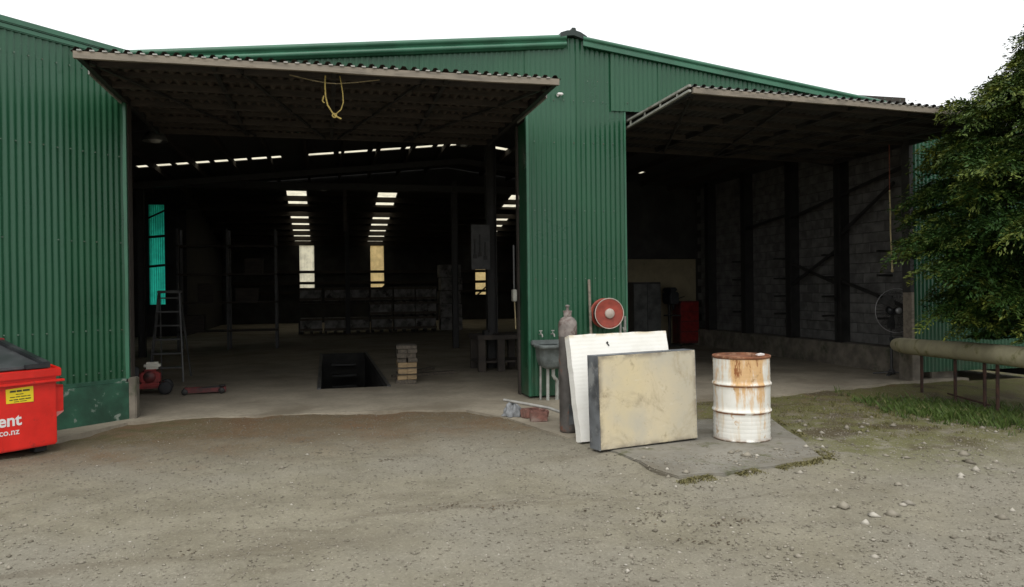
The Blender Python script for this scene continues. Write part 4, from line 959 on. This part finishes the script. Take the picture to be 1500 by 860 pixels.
# ------------------------------------------------------------------ conifer
TX, TY = 11.92, -2.9
tr = thing('conifer_tree', 'dark green conifer with drooping sprays at the right of the shed', 'tree', (TX, TY, 0))
gz = float(ground_z(np.array(TX), np.array(TY)))
mb = MB(); mb.tube([(0, 0, gz-.1), (.02, 0, .6), (-.03, .02, 1.8), (.02, 0, 3.2), (0, 0, 4.3), (0.02, 0, 5.1)], [.16, .12, .10, .075, .04, .012], 12); trunk = mb.build('trunk', 'bark', tr)
CR = ((.6, .5), (.85, 1.3), (1.1, 1.5), (1.4, 1.66), (1.9, 1.72), (2.5, 1.80), (3.0, 1.90), (3.3, 1.78), (3.63, 1.54), (3.9, 1.32), (4.2, 1.04), (4.54, .70), (4.9, .40), (5.25, .08))
def crown_r(z): return float(np.interp(z, [a for a, b in CR], [b for a, b in CR]))
# limbs
limbs = []; lmb = MB()
for i in range(150):
    z = .92+4.25*(i/150)**1.12; a = i*2.399+random.uniform(-.35, .35); Rz = crown_r(z)*random.uniform(.80, 1.06)
    p0 = Vector((0, 0, z)); p1 = p0+Vector((math.cos(a), math.sin(a), .12))*Rz*.5; p2 = p0+Vector((math.cos(a)*Rz, math.sin(a)*Rz, -.06*Rz+random.uniform(-.05, .12)))
    lmb.tube([p0, p1, p2], [.028*(1.2-z/6), .018*(1.2-z/6), .004], 5, False); limbs.append((p0, p1, p2, a, Rz))
lmb.build('limb', 'bark', tr)
def build_crown():
    rs = np.random.default_rng(5); allv = []; allt = []
    for (p0, p1, p2, a, Rz) in limbs:
        p0, p1, p2 = map(np.array, (p0, p1, p2))
        for k in range(int(15+24*Rz)):
            t = rs.uniform(.15, 1.03)**.6; base = (1-t)**2*p0+2*t*(1-t)*p1+t*t*p2
            az = a+rs.normal(0, .75); d = np.array([math.cos(az), math.sin(az), rs.uniform(-.2, .4)]); d /= np.linalg.norm(d)
            L = rs.uniform(.24, .56)*(.72+.2*Rz); sd = np.cross(d, [0, 0, 1]); sd /= np.linalg.norm(sd)
            roll = rs.normal(0, .5); nrm = np.cross(sd, d); sd = sd*math.cos(roll)+nrm*math.sin(roll)
            tone = rs.random(); young = max(0, rs.normal(0, .16))+(.34 if t > .88 and rs.random() < .45 else 0)+max(0, (base[2]-2.9))*.22*rs.random()
            nl = 82; uu = rs.random(nl)**.8; sg = rs.choice([-1, 1], nl)
            half = .42*L*np.sin(np.pi*np.minimum(1, uu*.8+.15))*rs.uniform(.1, 1, nl)
            c = base+d*L*uu[:, None]+sd*(sg*half)[:, None]+rs.normal(0, .012, (nl, 3)); c[:, 2] -= .45*L*uu*uu
            ld = d*rs.uniform(.5, 1, (nl, 1))+sd*(sg*rs.uniform(.4, 1.1, nl))[:, None]+np.array([0, 0, -.35])+rs.normal(0, .25, (nl, 3)); ld /= np.linalg.norm(ld, axis=1)[:, None]
            ls = np.cross(ld, nrm+rs.normal(0, .45, (nl, 3))); ls /= np.linalg.norm(ls, axis=1)[:, None]+1e-9
            l_ = rs.uniform(.030, .070, (nl, 1)); w_ = l_*rs.uniform(.30, .48, (nl, 1))
            allv.append(np.stack([c-ld*l_*.5, c+ls*w_*.5, c+ld*l_*.6, c-ls*w_*.5], 1))
            allt.append(np.stack([np.clip(tone+rs.normal(0, .2, nl), 0, 1), np.clip(young*uu*1.6, 0, 1), np.zeros(nl), np.ones(nl)], 1))
    v = np.concatenate(allv); tn = np.concatenate(allt); wv = v.mean(1)+np.array([TX, TY, 0])
    keep = ~((wv[:, 0] < 12.1) & (wv[:, 1] > -2.03) & (wv[:, 2] > 3.75) & (wv[:, 2] < 4.2)) & (wv[:, 1] < -.08) & (wv[:, 2] > .86)
    v = v[keep]; tn = tn[keep]; n = len(v)
    me = bpy.data.meshes.new('crown'); me.vertices.add(n*4); me.vertices.foreach_set('co', v.reshape(-1))
    me.loops.add(n*4); me.loops.foreach_set('vertex_index', np.arange(n*4, dtype=np.int32)); me.polygons.add(n); me.polygons.foreach_set('loop_start', np.arange(0, n*4, 4, dtype=np.int32))
    me.update(calc_edges=True); ca = me.color_attributes.new('tone', 'FLOAT_COLOR', 'POINT'); ca.data.foreach_set('color', np.repeat(tn, 4, 0).reshape(-1).astype(np.float32))
    link('crown', me, 'conifer_leaf', tr)
build_crown()

# ------------------------------------------------------------------ stones, grass, litter
def on_ground(x, y): return ground_z(x, y)
def scatter_mesh(name, base_v, base_f, pos, scl, rot, tone, mat, jitter, label, cat):
    n, k = len(pos), len(base_v); bv = np.array(base_v)[None]*(1+rng.uniform(-jitter, jitter, (n, k, 1))); bv = bv*scl[:, None, :]
    c, s = np.cos(rot)[:, None], np.sin(rot)[:, None]; x = bv[..., 0]*c-bv[..., 1]*s; y = bv[..., 0]*s+bv[..., 1]*c
    v = np.stack([x, y, bv[..., 2]], -1)+pos[:, None, :]; f = np.array(base_f)
    fi = (f[None]+(np.arange(n)*k)[:, None, None]).reshape(-1); nf = n*len(f); m = f.shape[1]
    me = bpy.data.meshes.new(name); me.vertices.add(n*k); me.vertices.foreach_set('co', v.reshape(-1)); me.loops.add(nf*m); me.loops.foreach_set('vertex_index', fi.astype(np.int32))
    me.polygons.add(nf); me.polygons.foreach_set('loop_start', np.arange(0, nf*m, m, dtype=np.int32)); me.update(calc_edges=True)
    ca = me.color_attributes.new('tone', 'FLOAT_COLOR', 'POINT'); ca.data.foreach_set('color', np.repeat(tone, k, 0).reshape(-1).astype(np.float32))
    return setp(link(name, me, mat), label, cat, None, 'stuff')
octa = [(1, 0, 0), (0, 1, 0), (-1, 0, 0), (0, -1, 0), (0, 0, 1), (0, 0, -.6)]; octf = [(0, 1, 4), (1, 2, 4), (2, 3, 4), (3, 0, 4), (1, 0, 5), (2, 1, 5), (3, 2, 5), (0, 3, 5)]
def on_pad(x, y): return ((x > 5.15) & (x < 7.5) & (y > -4.68+.1*(x-5)) & (y < -2.4) & (x < 7.72-(-2.4-y)*.36))
def in_pad(x, y): return on_pad(x, y) & (rng.random(x.shape) > .10)
def stones(n, lo, hi, power, name, label, xr, yr, fn=None, bright=.12):
    # denser towards the camera side of the yard where single stones can be seen
    y = yr[0]+(yr[1]-yr[0])*rng.random(n)**power; x = xr[0]+(xr[1]-xr[0])*rng.random(n)
    ok = ~in_pad(x, y) & ~((x+.27)*.7071-(y+1.8)*.7071 < 0) | (y < -4)
    ok &= (y < -.35)
    if fn is not None: ok &= fn(x, y)
    x, y = x[ok], y[ok]; n = len(x); s = lo+(hi-lo)*rng.random(n)**3
    pos = np.stack([x, y, np.where(on_pad(x, y), -.012, on_ground(x, y))+s*.12], -1); scl = np.stack([s*rng.uniform(.7, 1.3, n), s*rng.uniform(.7, 1.3, n), s*rng.uniform(.4, .8, n)], -1)
    tone = np.stack([rng.random(n), np.where(rng.random(n) < bright*np.interp(y, [-5, -2.5], [1, .25]), rng.random(n), 0), np.zeros(n), np.ones(n)], -1)
    tone[:, 0] *= np.interp(y, [-4.5, -1.5], [1, .3])
    return scatter_mesh(name, octa, octf, pos, scl, rng.random(n)*6.28, tone, 'stone_mix', .25, label, 'gravel')
stones(120000, .0025, .012, 1.5, 'gravel', 'fine grey gravel strewn over the yard', (-3.5, 11.5), (-7.6, -.3), None, .05)
def patch(x, y): return np.sin(x*1.3+2*np.sin(y*.9))+np.sin(y*2.1+x*.7) > -.2+.9*(x < 4)
stones(3800, .008, .026, 1.2, 'loose_stone', 'larger loose pale stones scattered on the yard', (-3, 11), (-7.2, -1.2), patch, .14)
stones(160, .025, .055, 1.0, 'rubble', 'scattered fist sized stones on the right of the yard', (4.5, 10.5), (-6.5, -2.6), lambda x, y: x > 5+.8*(y < -5), .35)
# grass and weeds under the pipe
blade = [(-1, 0, 0), (1, 0, 0), (.55, .35, .6), (-.1, 1.0, 1)]; bf = [(0, 1, 2, 3)]
def grass(n, cx_, cy_, sx_, sy_, h0, h1, name, label, fn=None, gdry=.15, mat='grass_blade', wid=.004):
    nc = max(1, n//14); ccx = rng.normal(cx_, sx_, nc); ccy = rng.normal(cy_, sy_, nc); k = rng.integers(0, nc, n)
    x = ccx[k]+rng.normal(0, .03, n); y = ccy[k]+rng.normal(0, .03, n); ok = (y < -.35)
    if fn is not None: ok &= fn(x, y)
    x, y = x[ok], y[ok]; n = len(x); h = h0+(h1-h0)*rng.random(n)**1.5
    pos = np.stack([x, y, on_ground(x, y)-.004], -1); scl = np.stack([np.full(n, wid)*rng.uniform(.7, 1.4, n), h*rng.uniform(.2, .8, n), h], -1)
    tone = np.stack([rng.random(n), np.where(rng.random(n) < gdry, rng.random(n), 0), np.zeros(n), np.ones(n)], -1)
    return scatter_mesh(name, blade, bf, pos, scl, rng.random(n)*6.28, tone, mat, .05, label, 'grass')
grass(8000, 10.35, -2.5, .5, .55, .02, .13, 'grass', 'green grass tufts growing under the mossy pipe', lambda x, y: (x > 9.2+.25*np.sin(y*5)))
grass(5000, 8.9, -2.3, 1.0, .8, .012, .04, 'low_moss', 'low yellow green moss between pad and shed', lambda x, y: (x > 7.4) & ~in_pad(x, y), .3, 'moss_blade')
# moss fringe along the pad edge
n = 5000; tt = rng.random(n); ex = np.where(tt < .62, 5.3+(6.95-5.3)*tt/.62, 6.95+.75*(tt-.62)/.38); ey = np.where(tt < .62, -4.76+.24*tt/.62, -4.5+2.05*(tt-.62)/.38)
x = ex+np.abs(rng.normal(0, .05, n))*np.where(tt < .62, 0, 1)+rng.normal(0, .01, n); y = ey-np.abs(rng.normal(0, .06, n))*np.where(tt < .62, 1, .3); h = rng.uniform(.008, .03, n)
ok = (np.sin(x*5)+np.sin(x*11+y*3) > -.6); x, y, h = x[ok], y[ok], h[ok]; n = len(x)
scatter_mesh('moss_fringe', blade, bf, np.stack([x, y, on_ground(x, y)], -1), np.stack([np.full(n, .005), h*.7, h*.7], -1), rng.random(n)*6.28, np.stack([rng.random(n), rng.random(n)*.5, np.zeros(n), np.ones(n)], -1), 'moss_blade', .1, 'mossy fringe along the front edge of the concrete pad', 'moss')
# dark leaf litter clumps
spots = [(3.66, -5.10, 1), (3.35, -4.98, .7), (4.95, -5.07, .8), (5.0, -5.35, .8), (4.62, -5.68, 1), (5.12, -5.95, 1.2), (4.80, -6.2, .9), (4.45, -4.95, .4), (3.05, -3.35, .8), (4.3, -5.3, .4), (1.6, -5.55, .4), (6.8, -5.15, .5)]
px_, py_ = [], []
for (a, b, k) in spots:
    m_ = int(rng.integers(20, 60)*k); th = rng.uniform(-.6, .6); uu, vv = rng.normal(0, .11*k, m_), rng.normal(0, .035, m_)
    px_ += list(a+uu*math.cos(th)-vv*math.sin(th)); py_ += list(b+uu*math.sin(th)+vv*math.cos(th))
x, y = np.array(px_), np.array(py_); n = len(x); s = rng.uniform(.004, .014, n)
scatter_mesh('leaf_litter', [(-1, 0, 0), (0, .6, .35), (1, 0, .1), (0, -.6, .3)], [(0, 1, 2, 3)], np.stack([x, y, on_ground(x, y)+.004], -1), np.stack([s, s, s], -1), rng.random(n)*6.28, np.stack([rng.random(n), np.where(rng.random(n) < .1, .7, 0), np.zeros(n), np.ones(n)], -1), 'litter', .2, 'dark dead leaf litter in small clumps on the gravel', 'leaf litter')
